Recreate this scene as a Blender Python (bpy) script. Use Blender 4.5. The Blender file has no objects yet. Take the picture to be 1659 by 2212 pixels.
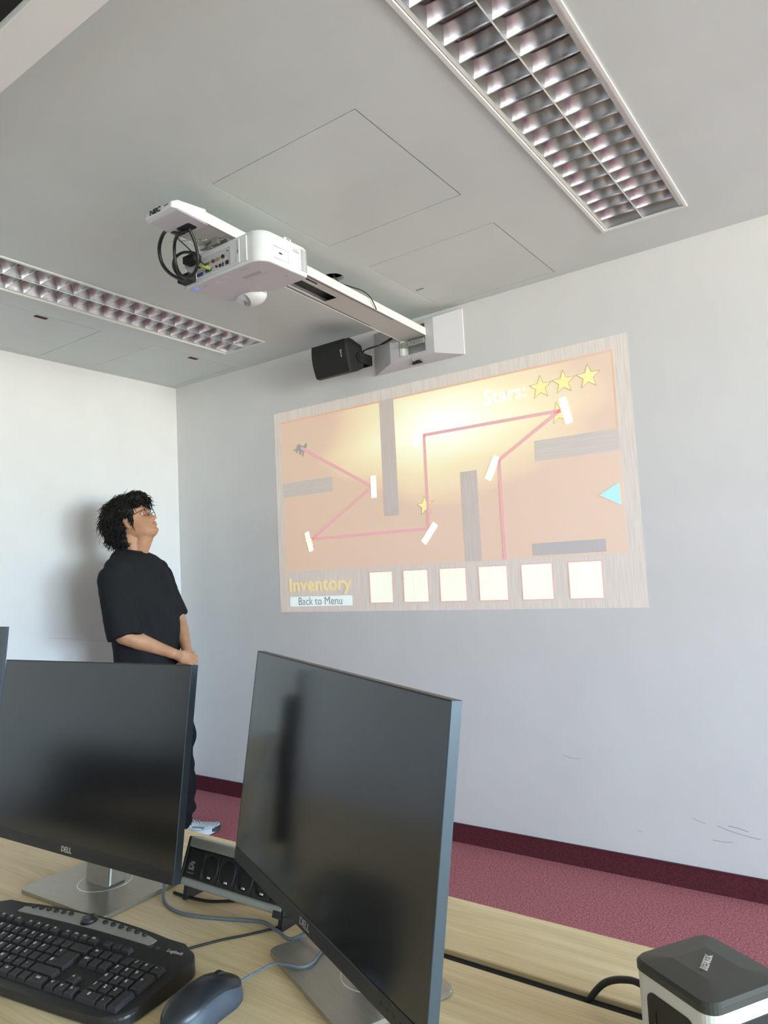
import bpy, bmesh, math, random
from mathutils import Vector, Matrix, noise
random.seed(7)
PI = math.pi
SC = bpy.context.scene
COL = SC.collection

# ------------------------------------------------------------------ camera
def make_camera():
    yaw, pitch, roll = 0.6180, 0.0857, -0.0496
    cy, sy, cp, sp = math.cos(yaw), math.sin(yaw), math.cos(pitch), math.sin(pitch)
    fwd = Vector((-sy*cp, cy*cp, sp)); right = Vector((cy, sy, 0)); up = right.cross(fwd)
    r2 = right*math.cos(roll) + up*math.sin(roll)
    u2 = -right*math.sin(roll) + up*math.cos(roll)
    cam = bpy.data.cameras.new('camera'); o = bpy.data.objects.new('camera', cam); COL.objects.link(o)
    m = Matrix((r2, u2, -fwd)).transposed().to_4x4(); m.translation = Vector((3.8221, -3.0466, 1.29))
    o.matrix_world = m
    cam.sensor_fit = 'VERTICAL'; cam.sensor_height = 36.0; cam.lens = 1546.75/2212*36
    cam.clip_start = 0.02
    SC.camera = o
make_camera()

# ------------------------------------------------------------------ world: daylight outside the windows
SKY_ZENITH = (0.30, 0.60, 1.0); SKY_HORIZON = (0.59, 0.86, 1.08); GROUND = (0.95, 1.0, 0.885)
W_STR = 46.0
w = bpy.data.worlds.new('daylight'); SC.world = w; w.use_nodes = True
nt = w.node_tree; nt.nodes.clear()
out = nt.nodes.new('ShaderNodeOutputWorld'); bg = nt.nodes.new('ShaderNodeBackground')
tc = nt.nodes.new('ShaderNodeTexCoord'); sep = nt.nodes.new('ShaderNodeSeparateXYZ'); mp = nt.nodes.new('ShaderNodeMapRange')
rp = nt.nodes.new('ShaderNodeValToRGB')
mp.inputs['From Min'].default_value = -1; mp.inputs['From Max'].default_value = 1
nt.links.new(tc.outputs['Generated'], sep.inputs[0]); nt.links.new(sep.outputs['Z'], mp.inputs['Value'])
nt.links.new(mp.outputs[0], rp.inputs[0]); nt.links.new(rp.outputs[0], bg.inputs[0]); nt.links.new(bg.outputs[0], out.inputs[0])
e = rp.color_ramp.elements
G = 0.86
e[0].position = 0.0; e[0].color = (GROUND[0]*G, GROUND[1]*G, GROUND[2]*G, 1)
e[1].position = 1.0; e[1].color = (*SKY_ZENITH, 1)
x = e.new(0.485); x.color = (GROUND[0]*G, GROUND[1]*G, GROUND[2]*G, 1)
x = e.new(0.515); x.color = (*SKY_HORIZON, 1)
bg.inputs[1].default_value = W_STR
SC.view_settings.view_transform = 'Standard'; SC.view_settings.look = 'None'
SC.view_settings.gamma = 1.0; SC.view_settings.use_curve_mapping = False
SC.view_settings.exposure = -0.20

# window openings of the right wall: (y0, y1, z0, z1)
RX = 10.5; YB = -4.9; CZ = 2.59
WINS = [(-2.40, -0.30, 0.60, 2.45), (-4.70, -2.60, 0.60, 2.45)]
for (y0, y1, z0, z1) in WINS:
    L = bpy.data.lights.new('window_portal', 'AREA'); L.shape = 'RECTANGLE'; L.size = z1-z0; L.size_y = y1-y0
    L.cycles.is_portal = True
    o = bpy.data.objects.new('window_portal', L); COL.objects.link(o)
    o.location = (RX+0.05, (y0+y1)/2, (z0+z1)/2); o.rotation_euler = (0, PI/2, 0)

# ------------------------------------------------------------------ materials
def srgb(r, g, b):
    f = lambda c: (c/255/12.92) if c/255 <= 0.04045 else ((c/255+0.055)/1.055)**2.4
    return (f(r), f(g), f(b), 1)
def mat(name, col, rough=0.5, metal=0.0, emit=None, es=1.0, spec=0.5):
    m = bpy.data.materials.new(name); m.use_nodes = True
    b = m.node_tree.nodes['Principled BSDF']
    b.inputs['Base Color'].default_value = col; b.inputs['Roughness'].default_value = rough
    b.inputs['Metallic'].default_value = metal; b.inputs['Specular IOR Level'].default_value = spec
    if emit: b.inputs['Emission Color'].default_value = emit; b.inputs['Emission Strength'].default_value = es
    return m
def N(m, t, **kw):
    n = m.node_tree.nodes.new(t)
    for k, v in kw.items(): setattr(n, k, v)
    return n
def coords(m, scale=(1, 1, 1), rot=(0, 0, 0)):
    t = N(m, 'ShaderNodeTexCoord'); mp_ = N(m, 'ShaderNodeMapping')
    mp_.inputs['Scale'].default_value = scale; mp_.inputs['Rotation'].default_value = rot
    m.node_tree.links.new(t.outputs['Object'], mp_.inputs[0]); return mp_.outputs[0]
def add_noise(m, c1, c2, scale=10, mscale=(1, 1, 1), detail=4, bump=0.0, lo=0.35, hi=0.65, dist=0.002, target='Base Color', rough=0.5):
    L = m.node_tree.links; b = m.node_tree.nodes['Principled BSDF']
    n = N(m, 'ShaderNodeTexNoise'); n.inputs['Scale'].default_value = scale; n.inputs['Detail'].default_value = detail
    n.inputs['Roughness'].default_value = rough
    L.new(coords(m, mscale), n.inputs['Vector'])
    r = N(m, 'ShaderNodeValToRGB'); r.color_ramp.elements[0].position = lo; r.color_ramp.elements[1].position = hi
    r.color_ramp.elements[0].color = c1; r.color_ramp.elements[1].color = c2
    L.new(n.outputs['Fac'], r.inputs[0]); L.new(r.outputs[0], b.inputs[target])
    if bump:
        bp = N(m, 'ShaderNodeBump'); bp.inputs['Strength'].default_value = bump; bp.inputs['Distance'].default_value = dist
        L.new(n.outputs['Fac'], bp.inputs['Height']); L.new(bp.outputs[0], b.inputs['Normal'])
    return m
def bump_only(m, scale, strength, dist=0.001, detail=3):
    L = m.node_tree.links; b = m.node_tree.nodes['Principled BSDF']
    n = N(m, 'ShaderNodeTexNoise'); n.inputs['Scale'].default_value = scale; n.inputs['Detail'].default_value = detail
    L.new(coords(m), n.inputs['Vector']); bp = N(m, 'ShaderNodeBump')
    bp.inputs['Strength'].default_value = strength; bp.inputs['Distance'].default_value = dist
    L.new(n.outputs['Fac'], bp.inputs['Height']); L.new(bp.outputs[0], b.inputs['Normal']); return m

WALLC = (0.77, 0.775, 0.765, 1)
M = {}
M['wall'] = add_noise(mat('wall_paint', WALLC, 0.85, spec=0.2), (0.765, 0.757, 0.745, 1), (0.795, 0.787, 0.775, 1), 3, detail=3)
M['ceiling'] = add_noise(mat('ceiling_board', (0.6, 0.6, 0.58, 1), 0.8, spec=0.2), (0.655, 0.71, 0.69, 1), (0.695, 0.75, 0.73, 1), 2.2, detail=4)
M['beam'] = bump_only(mat('beam_paint', (0.93, 0.95, 0.91, 1), 0.8), 60, 0.05)
M['dark'] = mat('dark_recess', (0.02, 0.02, 0.02, 1), 0.8)
M['carpet'] = add_noise(mat('carpet', (0.25, 0.08, 0.09, 1), 0.95, spec=0.1), srgb(134, 72, 80), srgb(212, 136, 140), 150, detail=7, bump=1.0, lo=0.38, hi=0.62, dist=0.004, rough=0.7)
M['skirt'] = add_noise(mat('carpet_skirting', (0.1, 0.03, 0.035, 1), 0.95, spec=0.1), srgb(72, 30, 38), srgb(118, 60, 66), 190, detail=6, bump=0.7, lo=0.3, hi=0.7, dist=0.003, rough=0.7)
M['skirt_edge'] = mat('skirting_edge', srgb(84, 32, 42), 0.9)
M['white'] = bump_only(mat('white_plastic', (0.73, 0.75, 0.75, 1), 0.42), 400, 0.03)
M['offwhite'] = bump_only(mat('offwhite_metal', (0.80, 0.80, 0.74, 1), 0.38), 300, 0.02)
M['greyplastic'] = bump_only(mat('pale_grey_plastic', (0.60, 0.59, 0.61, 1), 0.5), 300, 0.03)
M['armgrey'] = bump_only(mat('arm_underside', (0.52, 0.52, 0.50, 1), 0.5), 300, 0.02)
M['black'] = bump_only(mat('black_plastic', (0.018, 0.018, 0.018, 1), 0.42), 500, 0.05)
M['blackmatte'] = bump_only(mat('black_matte', (0.012, 0.012, 0.012, 1), 0.7), 900, 0.2)
M['cable'] = mat('black_cable', (0.012, 0.012, 0.013, 1), 0.45)
M['greycable'] = mat('grey_cable', srgb(108, 118, 130), 0.5)
M['metal'] = bump_only(mat('screw_metal', (0.7, 0.69, 0.66, 1), 0.3, 1.0), 200, 0.03)
M['gold'] = mat('brass_contact', (0.75, 0.6, 0.25, 1), 0.3, 1.0)
M['louvre'] = bump_only(mat('louvre_aluminium', (0.90, 0.92, 0.93, 1), 0.26, 1.0), 150, 0.02)
M['blade'] = bump_only(mat('blade_aluminium', (0.46, 0.47, 0.48, 1), 0.33, 1.0), 150, 0.02)
M['lumframe'] = mat('luminaire_frame', (0.80, 0.80, 0.76, 1), 0.35)
M['tube'] = mat('fluorescent_tube', (0.85, 0.85, 0.85, 1), 0.3)
M['bezel'] = bump_only(mat('monitor_bezel', (0.022, 0.021, 0.023, 1), 0.42), 900, 0.08)
M['bezeledge'] = mat('monitor_edge', srgb(74, 84, 92), 0.36, 0.5)
M['screen'] = bump_only(mat('monitor_screen', (0.006, 0.006, 0.007, 1), 0.16, spec=0.9), 6, 0.0)
M['silver'] = add_noise(mat('brushed_silver', srgb(176, 172, 162), 0.36, 0.75), srgb(166, 163, 154), srgb(178, 174, 164), 20, (1, 40, 1))
M['logo'] = mat('silver_logo', srgb(190, 186, 176), 0.4, 0.3)
M['ink'] = mat('black_ink', (0.02, 0.02, 0.02, 1), 0.6)
M['greyink'] = mat('grey_ink', (0.28, 0.28, 0.29, 1), 0.6)
M['tshirt'] = bump_only(mat('black_cotton', srgb(36, 37, 39), 0.9, spec=0.15), 300, 0.15)
M['pants'] = bump_only(mat('black_trousers', srgb(26, 27, 29), 0.9, spec=0.15), 260, 0.15)
M['skin'] = add_noise(mat('skin', srgb(190, 142, 108), 0.5, spec=0.35), srgb(180, 132, 98), srgb(196, 149, 116), 14, detail=5, bump=0.04)
M['skin'].node_tree.nodes['Principled BSDF'].inputs['Subsurface Weight'].default_value = 0.08
M['skin'].node_tree.nodes['Principled BSDF'].inputs['Subsurface Scale'].default_value = 0.02
M['lip'] = mat('lips', srgb(168, 105, 92), 0.45)
M['hair'] = add_noise(mat('black_hair', (0.008, 0.007, 0.006, 1), 0.55, spec=0.22), (0.006, 0.005, 0.005, 1), (0.014, 0.012, 0.010, 1), 60)
M['eye'] = mat('eye_white', (0.75, 0.73, 0.7, 1), 0.2)
M['iris'] = mat('dark_iris', (0.02, 0.012, 0.008, 1), 0.15)
M['shoe'] = add_noise(mat('white_mesh', srgb(176, 180, 184), 0.7), srgb(150, 154, 160), srgb(190, 194, 198), 220, bump=0.3)
M['shoegrey'] = mat('grey_mesh', srgb(118, 118, 124), 0.75)
M['sole'] = mat('white_sole', srgb(196, 202, 208), 0.55)
M['shoedark'] = mat('dark_rubber', srgb(48, 50, 58), 0.6)
M['towerwhite'] = bump_only(mat('tower_white', srgb(226, 226, 222), 0.3), 300, 0.02)
M['towertop'] = bump_only(mat('tower_top', srgb(62, 62, 58), 0.42), 800, 0.06)
M['rail'] = bump_only(mat('anodised_rail', srgb(168, 170, 162), 0.42, 0.3), 300, 0.04)
M['kb'] = bump_only(mat('keyboard_body', (0.022, 0.021, 0.022, 1), 0.38), 700, 0.1)
M['key'] = bump_only(mat('keycap', (0.030, 0.029, 0.031, 1), 0.5), 700, 0.1)
M['kbsilver'] = mat('keyboard_silver', srgb(172, 170, 163), 0.4, 0.2)
M['legend'] = mat('key_legend', srgb(205, 205, 200), 0.6)
M['mouse'] = bump_only(mat('mouse_shell', srgb(38, 41, 46), 0.33), 500, 0.03)
M['mouseside'] = bump_only(mat('mouse_side', srgb(70, 76, 88), 0.5), 500, 0.05)
M['red'] = mat('red_jack', srgb(120, 40, 30), 0.5)
M['green'] = mat('green_jack', srgb(150, 165, 80), 0.5)
M['blue'] = mat('blue_port', srgb(50, 70, 130), 0.5)
M['led'] = mat('blue_led', srgb(110, 130, 240), 0.4, emit=srgb(90, 120, 255), es=0.7)
M['teal'] = mat('dark_teal', srgb(58, 72, 74), 0.5)
M['gapstrip'] = mat('gap_strip_black', (0.01, 0.01, 0.01, 1), 0.8)
M['scuff'] = mat('scuff', srgb(176, 182, 186), 0.9)
M['lens'] = mat('spectacle_lens', (1, 1, 1, 1), 0.02)
bl = M['lens'].node_tree.nodes['Principled BSDF']; bl.inputs['Transmission Weight'].default_value = 1.0; bl.inputs['IOR'].default_value = 1.01
M['frame'] = mat('spectacle_frame', srgb(70, 68, 62), 0.35, 0.7)
M['glass'] = mat('glass', (1, 1, 1, 1), 0.0)

def desk_material():
    m = mat('oak_laminate', srgb(205, 180, 138), 0.42, spec=0.35)
    L = m.node_tree.links; b = m.node_tree.nodes['Principled BSDF']
    c = coords(m, (1.0, 16, 16))
    n1 = N(m, 'ShaderNodeTexNoise'); n1.inputs['Scale'].default_value = 2.2; n1.inputs['Detail'].default_value = 8; n1.inputs['Distortion'].default_value = 0.6
    L.new(c, n1.inputs['Vector'])
    c2 = coords(m, (2.5, 110, 110)); n2 = N(m, 'ShaderNodeTexNoise'); n2.inputs['Scale'].default_value = 3; n2.inputs['Detail'].default_value = 4
    L.new(c2, n2.inputs['Vector'])
    r1 = N(m, 'ShaderNodeValToRGB'); r1.color_ramp.elements[0].position = 0.3; r1.color_ramp.elements[1].position = 0.68
    r1.color_ramp.elements[0].color = srgb(214, 190, 146); r1.color_ramp.elements[1].color = srgb(240, 219, 178)
    r2 = N(m, 'ShaderNodeValToRGB'); r2.color_ramp.elements[0].position = 0.36; r2.color_ramp.elements[1].position = 0.52
    r2.color_ramp.elements[0].color = (0.86, 0.84, 0.79, 1); r2.color_ramp.elements[1].color = (1, 1, 1, 1)
    mx = N(m, 'ShaderNodeMix', data_type='RGBA', blend_type='MULTIPLY'); mx.inputs['Factor'].default_value = 0.8
    L.new(n1.outputs['Fac'], r1.inputs[0]); L.new(n2.outputs['Fac'], r2.inputs[0])
    L.new(r1.outputs[0], mx.inputs['A']); L.new(r2.outputs[0], mx.inputs['B']); L.new(mx.outputs['Result'], b.inputs['Base Color'])
    return m
M['desk'] = desk_material()
M['deskedge'] = mat('desk_edge', srgb(150, 124, 92), 0.5)

# ------------------------------------------------------------------ mesh helpers
def finish(bm, name, m, parent=None, smooth=False, loc=None):
    me = bpy.data.meshes.new(name)
    bmesh.ops.recalc_face_normals(bm, faces=bm.faces[:])
    bm.to_mesh(me); bm.free()
    if smooth:
        for p in me.polygons: p.use_smooth = True
    for mm in (m if isinstance(m, (list, tuple)) else [m]): me.materials.append(mm)
    o = bpy.data.objects.new(name, me); COL.objects.link(o)
    if parent is not None: o.parent = parent
    if loc is not None: o.location = loc
    return o
def tag(o, label=None, cat=None, group=None, kind=None):
    if label: o['label'] = label
    if cat: o['category'] = cat
    if group: o['group'] = group
    if kind: o['kind'] = kind
    return o
def thing(name, label, cat, loc=(0, 0, 0), rz=0.0, group=None):
    o = bpy.data.objects.new(name, None); COL.objects.link(o); o.empty_display_size = 0.05
    o.location = loc; o.rotation_euler = (0, 0, rz)
    return tag(o, label, cat, group)
def box(bm, x0, x1, y0, y1, z0, z1, bev=0.0, seg=2, mi=0, M4=None):
    vs = [bm.verts.new((x, y, z)) for x in (x0, x1) for y in (y0, y1) for z in (z0, z1)]
    idx = [(0, 1, 3, 2), (4, 6, 7, 5), (0, 4, 5, 1), (2, 3, 7, 6), (0, 2, 6, 4), (1, 5, 7, 3)]
    fs = [bm.faces.new([vs[i] for i in f]) for f in idx]
    for f in fs: f.material_index = mi
    if M4 is not None:
        for v in vs: v.co = M4 @ v.co
    if bev > 0:
        ed = list({e_ for f in fs for e_ in f.edges})
        r = bmesh.ops.bevel(bm, geom=ed, offset=bev, segments=seg, affect='EDGES', profile=0.5)
        for f in r['faces']: f.material_index = mi
    return vs
def prism(bm, pts, z0, z1, axis='z', bev=0.0, seg=2, mi=0):
    def P(a, b, c):
        return {'z': (a, b, c), 'x': (c, a, b), 'y': (a, c, b)}[axis]
    lo = [bm.verts.new(P(a, b, z0)) for a, b in pts]; hi = [bm.verts.new(P(a, b, z1)) for a, b in pts]
    n = len(pts); fs = [bm.faces.new(lo[::-1]), bm.faces.new(hi)]
    for i in range(n): fs.append(bm.faces.new((lo[i], lo[(i+1) % n], hi[(i+1) % n], hi[i])))
    for f in fs: f.material_index = mi
    if bev > 0:
        ed = list(fs[0].edges)+list(fs[1].edges)
        r = bmesh.ops.bevel(bm, geom=ed, offset=bev, segments=seg, affect='EDGES', profile=0.5)
        for f in r['faces']: f.material_index = mi
    return lo, hi
def rrect(x0, x1, y0, y1, r, n=6):
    pts = []
    for cx, cy, a in ((x1-r, y1-r, 0), (x0+r, y1-r, 90), (x0+r, y0+r, 180), (x1-r, y0+r, 270)):
        for k in range(n+1):
            t = math.radians(a+90*k/n); pts.append((cx+r*math.cos(t), cy+r*math.sin(t)))
    return pts
def cyl(bm, p0, p1, r0, r1=None, n=16, mi=0):
    p0 = Vector(p0); p1 = Vector(p1); r1 = r0 if r1 is None else r1
    d = (p1-p0).normalized(); a = d.orthogonal().normalized(); b = d.cross(a)
    A = [bm.verts.new(p0+(a*math.cos(2*PI*k/n)+b*math.sin(2*PI*k/n))*r0) for k in range(n)]
    B = [bm.verts.new(p1+(a*math.cos(2*PI*k/n)+b*math.sin(2*PI*k/n))*r1) for k in range(n)]
    fs = [bm.faces.new(A[::-1]), bm.faces.new(B)]
    for k in range(n): fs.append(bm.faces.new((A[k], A[(k+1) % n], B[(k+1) % n], B[k])))
    for f in fs: f.material_index = mi
def ring(bm, c, nrm, R, r, n=32, m_=8, mi=0, sx=1.0, sy=1.0, ax=None):
    nrm = Vector(nrm).normalized(); a = Vector(ax).normalized() if ax is not None else nrm.orthogonal().normalized(); b = nrm.cross(a); c = Vector(c)
    rows = []
    for i in range(n):
        t = 2*PI*i/n; d = a*math.cos(t)*sx+b*math.sin(t)*sy
        rows.append([bm.verts.new(c+d*R+(d.normalized()*math.cos(2*PI*j/m_)+nrm*math.sin(2*PI*j/m_))*r) for j in range(m_)])
    for i in range(n):
        for j in range(m_):
            f = bm.faces.new((rows[i][j], rows[(i+1) % n][j], rows[(i+1) % n][(j+1) % m_], rows[i][(j+1) % m_])); f.material_index = mi
def catmull(pts, per=8):
    P = [Vector(p) for p in pts]; P = [P[0]*2-P[1]]+P+[P[-1]*2-P[-2]]; out = []
    for i in range(1, len(P)-2):
        for k in range(per):
            t = k/per; a, b, c, d = P[i-1], P[i], P[i+1], P[i+2]
            out.append(0.5*((2*b)+(c-a)*t+(2*a-5*b+4*c-d)*t*t+(3*b-a-3*c+d)*t**3))
    out.append(P[-2]); return out
def tube(bm, pts, r, n=8, mi=0, per=8, radii=None, smooth_path=True):
    path = catmull(pts, per) if smooth_path else [Vector(p) for p in pts]
    prev = None; rows = []
    for i, p in enumerate(path):
        d = (path[min(i+1, len(path)-1)]-path[max(i-1, 0)])
        d = d.normalized() if d.length > 1e-9 else Vector((0, 0, 1))
        a = d.orthogonal().normalized() if prev is None else (prev-d*prev.dot(d)).normalized()
        prev = a; b = d.cross(a); rr = r if radii is None else radii(i/(len(path)-1))
        rows.append([bm.verts.new(p+(a*math.cos(2*PI*k/n)+b*math.sin(2*PI*k/n))*rr) for k in range(n)])
    for i in range(len(rows)-1):
        for k in range(n):
            f = bm.faces.new((rows[i][k], rows[i][(k+1) % n], rows[i+1][(k+1) % n], rows[i+1][k])); f.material_index = mi
    for f in (bm.faces.new(rows[0][::-1]), bm.faces.new(rows[-1])): f.material_index = mi
def cable(name, pts, r, m, parent=None, label=None, cat=None, per=8):
    bm = bmesh.new(); tube(bm, pts, r, per=per); o = finish(bm, name, m, parent, True)
    if label: tag(o, label, cat)
    return o
def text_mesh(s, size, extrude=0.0003, bold=0.0, xs=1.0, align='CENTER'):
    c = bpy.data.curves.new('writing', 'FONT'); c.body = s; c.size = size; c.extrude = extrude; c.offset = bold
    c.align_x = align; c.align_y = 'CENTER'; c.resolution_u = 3
    o = bpy.data.objects.new('writing', c); COL.objects.link(o)
    dg = bpy.context.evaluated_depsgraph_get(); me = bpy.data.meshes.new_from_object(o.evaluated_get(dg))
    bpy.data.objects.remove(o); bpy.data.curves.remove(c)
    if xs != 1.0:
        for v in me.vertices: v.co.x *= xs
    return me
def text(name, s, size, m, mtx, parent=None, **kw):
    me = text_mesh(s, size, **kw); me.transform(mtx); me.materials.clear(); me.materials.append(m)
    o = bpy.data.objects.new(name, me); COL.objects.link(o)
    if parent is not None: o.parent = parent
    return o
def frame_mtx(o, ex, ey):
    ex = Vector(ex).normalized(); ey = Vector(ey).normalized(); ez = ex.cross(ey)
    m = Matrix((ex, ey, ez)).transposed().to_4x4(); m.translation = Vector(o); return m

# ------------------------------------------------------------------ room shell
def slab_with_holes(axis, c0, c1, u0, u1, v0, v1, holes):
    bm = bmesh.new(); U = sorted({u0, u1, *[h[0] for h in holes], *[h[1] for h in holes]})
    V = sorted({v0, v1, *[h[2] for h in holes], *[h[3] for h in holes]})
    cache = {}
    def vert(u, v, c):
        k = (round(u, 5), round(v, 5), c)
        if k not in cache: cache[k] = bm.verts.new({'z': (u, v, c), 'x': (c, u, v), 'y': (u, c, v)}[axis])
        return cache[k]
    def solid(i, j):
        if i < 0 or j < 0 or i >= len(U)-1 or j >= len(V)-1: return False
        a, b = (U[i]+U[i+1])/2, (V[j]+V[j+1])/2
        return not any(h[0] < a < h[1] and h[2] < b < h[3] for h in holes)
    for i in range(len(U)-1):
        for j in range(len(V)-1):
            if not solid(i, j): continue
            q = [(U[i], V[j]), (U[i+1], V[j]), (U[i+1], V[j+1]), (U[i], V[j+1])]
            for c in (c0, c1): bm.faces.new([vert(a, b, c) for a, b in q])
            for k, (di, dj) in enumerate(((0, -1), (1, 0), (0, 1), (-1, 0))):
                if not solid(i+di, j+dj):
                    a, b = q[k], q[(k+1) % 4]
                    bm.faces.new((vert(*a, c0), vert(*b, c0), vert(*b, c1), vert(*a, c1)))
    return bm

bm = bmesh.new(); box(bm, -0.1, RX+0.1, YB-0.1, 0.1, -0.08, 0)
tag(finish(bm, 'floor', M['carpet']), kind='structure')
bm = bmesh.new(); box(bm, -0.12, RX+0.12, 0, 0.12, 0, CZ+0.2)
wf = tag(finish(bm, 'wall_front', M['wall']), kind='structure')
bm = bmesh.new(); box(bm, -0.12, 0, YB, 0, 0, CZ+0.2)
wl = tag(finish(bm, 'wall_left', M['wall']), kind='structure')
bm = bmesh.new(); box(bm, -0.12, RX+0.12, YB-0.12, YB, 0, CZ+0.2)
tag(finish(bm, 'wall_back', M['wall']), kind='structure')
bm = slab_with_holes('x', RX, RX+0.14, YB, 0, 0, CZ+0.2, WINS)
tag(finish(bm, 'wall_right', M['wall']), kind='structure')
for i, (y0, y1, z0, z1) in enumerate(WINS):
    bm = bmesh.new(); t = 0.05
    for a in ((y0, y0+t, z0, z1), (y1-t, y1, z0, z1), (y0+t, y1-t, z0, z0+t), (y0+t, y1-t, z1-t, z1)):
        box(bm, RX+0.08, RX+0.13, *a)
    tag(finish(bm, 'window_%d' % (i+1), M['white']), kind='structure')

LUMS = [(0.9475, -0.27), (3.148, -0.29)]
LW, LL = 0.318, 1.60
holes = [(cx-LW/2+0.012, cx+LW/2-0.012, ys-LL+0.012, ys-0.012) for cx, ys in LUMS]
PANELS = [(2.100, 2.700, -1.512, -0.910), (2.099, 2.695, -0.655, -0.0545), (0.052, 0.635, -1.56, -0.961), (0.045, 0.635, -0.647, -0.052)]
holes += PANELS
PORT = (1.924, -0.672)
holes.append((PORT[0]-0.07, PORT[0]+0.07, PORT[1]-0.07, PORT[1]+0.07))
bm = slab_with_holes('z', CZ, CZ+0.02, -0.1, RX, YB, 0.0, holes)
# round hole cut in the ceiling for the cables
k = 32; sq = []; ci = []
for i in range(k):
    t = 2*PI*i/k; c, s = math.cos(t), math.sin(t); f = 0.07/max(abs(c), abs(s))
    sq.append(bm.verts.new((PORT[0]+c*f, PORT[1]+s*f, CZ))); ci.append((PORT[0]+c*0.046, PORT[1]+s*0.046))
c0 = [bm.verts.new((*p, CZ)) for p in ci]; c1 = [bm.verts.new((*p, CZ+0.02)) for p in ci]
for i in range(k):
    j = (i+1) % k; bm.faces.new((sq[i], sq[j], c0[j], c0[i])); bm.faces.new((c0[i], c0[j], c1[j], c1[i]))
ceil = tag(finish(bm, 'ceiling', M['ceiling']), kind='structure')
bm = bmesh.new(); box(bm, -0.1, RX, YB, 0, CZ+0.16, CZ+0.18)
finish(bm, 'ceiling_void', M['dark'], ceil)
g = 0.0035
PL = ['large square access panel in the ceiling beside the projector', 'square ceiling access panel against the front wall, right of the projector arm',
      'ceiling access panel cut by the left photo edge, between luminaire and left wall', 'ceiling access panel in the corner where left and front walls meet']
for i, (x0, x1, y0, y1) in enumerate(PANELS):
    t = thing('access_panel', PL[i], 'ceiling panel', ((x0+x1)/2, (y0+y1)/2, CZ))
    hx, hy = (x1-x0)/2-g, (y1-y0)/2-g
    bm = bmesh.new(); box(bm, -hx, hx, -hy, hy, 0.0005, 0.02); finish(bm, 'panel_board', M['ceiling'], t)
    bm = bmesh.new(); box(bm, -hx-0.02, hx+0.02, -hy-0.02, hy+0.02, 0.024, 0.03); finish(bm, 'panel_rim', M['dark'], t)
    if i >= 1:
        bm = bmesh.new()
        if i == 1: box(bm, -hx+0.035-0.02, -hx+0.035+0.02, hy-0.25, hy-0.24, -0.001, 0.001)
        else: box(bm, hx-0.045, hx-0.02, -0.03 + (0.0), 0.03, -0.0012, 0.001)
        o = finish(bm, 'latch_slot', M['skirt_edge'] if i > 1 else M['greyink'], t)
# beam crossing the ceiling at the near side, and a black strip along its near side
bm = bmesh.new(); box(bm, -0.05, RX, -2.345, -2.25, 2.45, CZ, 0.002, 1); tag(finish(bm, 'trim_1', M['beam']), kind='structure')
bm = bmesh.new(); box(bm, -0.05, RX, -2.39, -2.345, 2.468, CZ); tag(finish(bm, 'trim_2', M['blackmatte']), kind='structure')
bm = bmesh.new(); box(bm, -0.05, RX, -2.75, -2.39, 2.455, CZ); tag(finish(bm, 'trim_3', M['ceiling']), kind='structure')
# carpet skirting
for nm, a in (('baseboard_front', (0.0, RX, -0.009, 0.0)), ('baseboard_left', (0.0, 0.009, YB, -0.009))):
    bm = bmesh.new(); box(bm, *a, 0, 0.083); b_ = tag(finish(bm, nm, M['skirt']), kind='structure')
    bm = bmesh.new()
    e1 = (a[0], a[1], a[2]-(0.002 if nm[-1] == 't' and nm[-5:] == 'front' else 0), a[3]+(0.002 if nm[-4:] == 'left' else 0))
    box(bm, *e1, 0.083, 0.088, 0.0008, 1); finish(bm, 'top_edge', M['skirt_edge'], b_)
# scuffs on the walls
def scuff(wall, pts, wd, parent):
    bm = bmesh.new(); tube(bm, pts, wd, 4, per=6)
    for v in bm.verts:
        if wall == 'y': v.co.y = -0.0003 if v.co.y < 0 else 0.0
        else: v.co.x = 0.0003 if v.co.x > 0 else 0.0
    finish(bm, 'scuff_mark', M['scuff'], parent)
for pts, wd in (([(3.16, 0, .256), (3.2, 0, .245), (3.25, 0, .236), (3.31, 0, .229)], .0022), ([(3.2, 0, .262), (3.23, 0, .259), (3.27, 0, .251)], .0025),
                ([(3.07, 0, .272), (3.1, 0, .262), (3.12, 0, .257)], .0015), ([(3.14, 0, .20), (3.18, 0, .199), (3.21, 0, .203)], .002), ([(2.85, 0, .19), (2.87, 0, .185)], .0012),
                ([(2.55, 0, .46), (2.60, 0, .45), (2.63, 0, .455)], .0014)):
    scuff('y', pts, wd, wf)
for pts, wd in (([(0, -.90, 1.03), (0, -.75, 1.008), (0, -.636, .99), (0, -.56, .98)], .0010), ([(0, -.6, 1.0), (0, -.52, .985)], .001), ([(0, -.58, .975), (0, -.5, .965)], .001)):
    scuff('x', pts, wd, wl)

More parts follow.
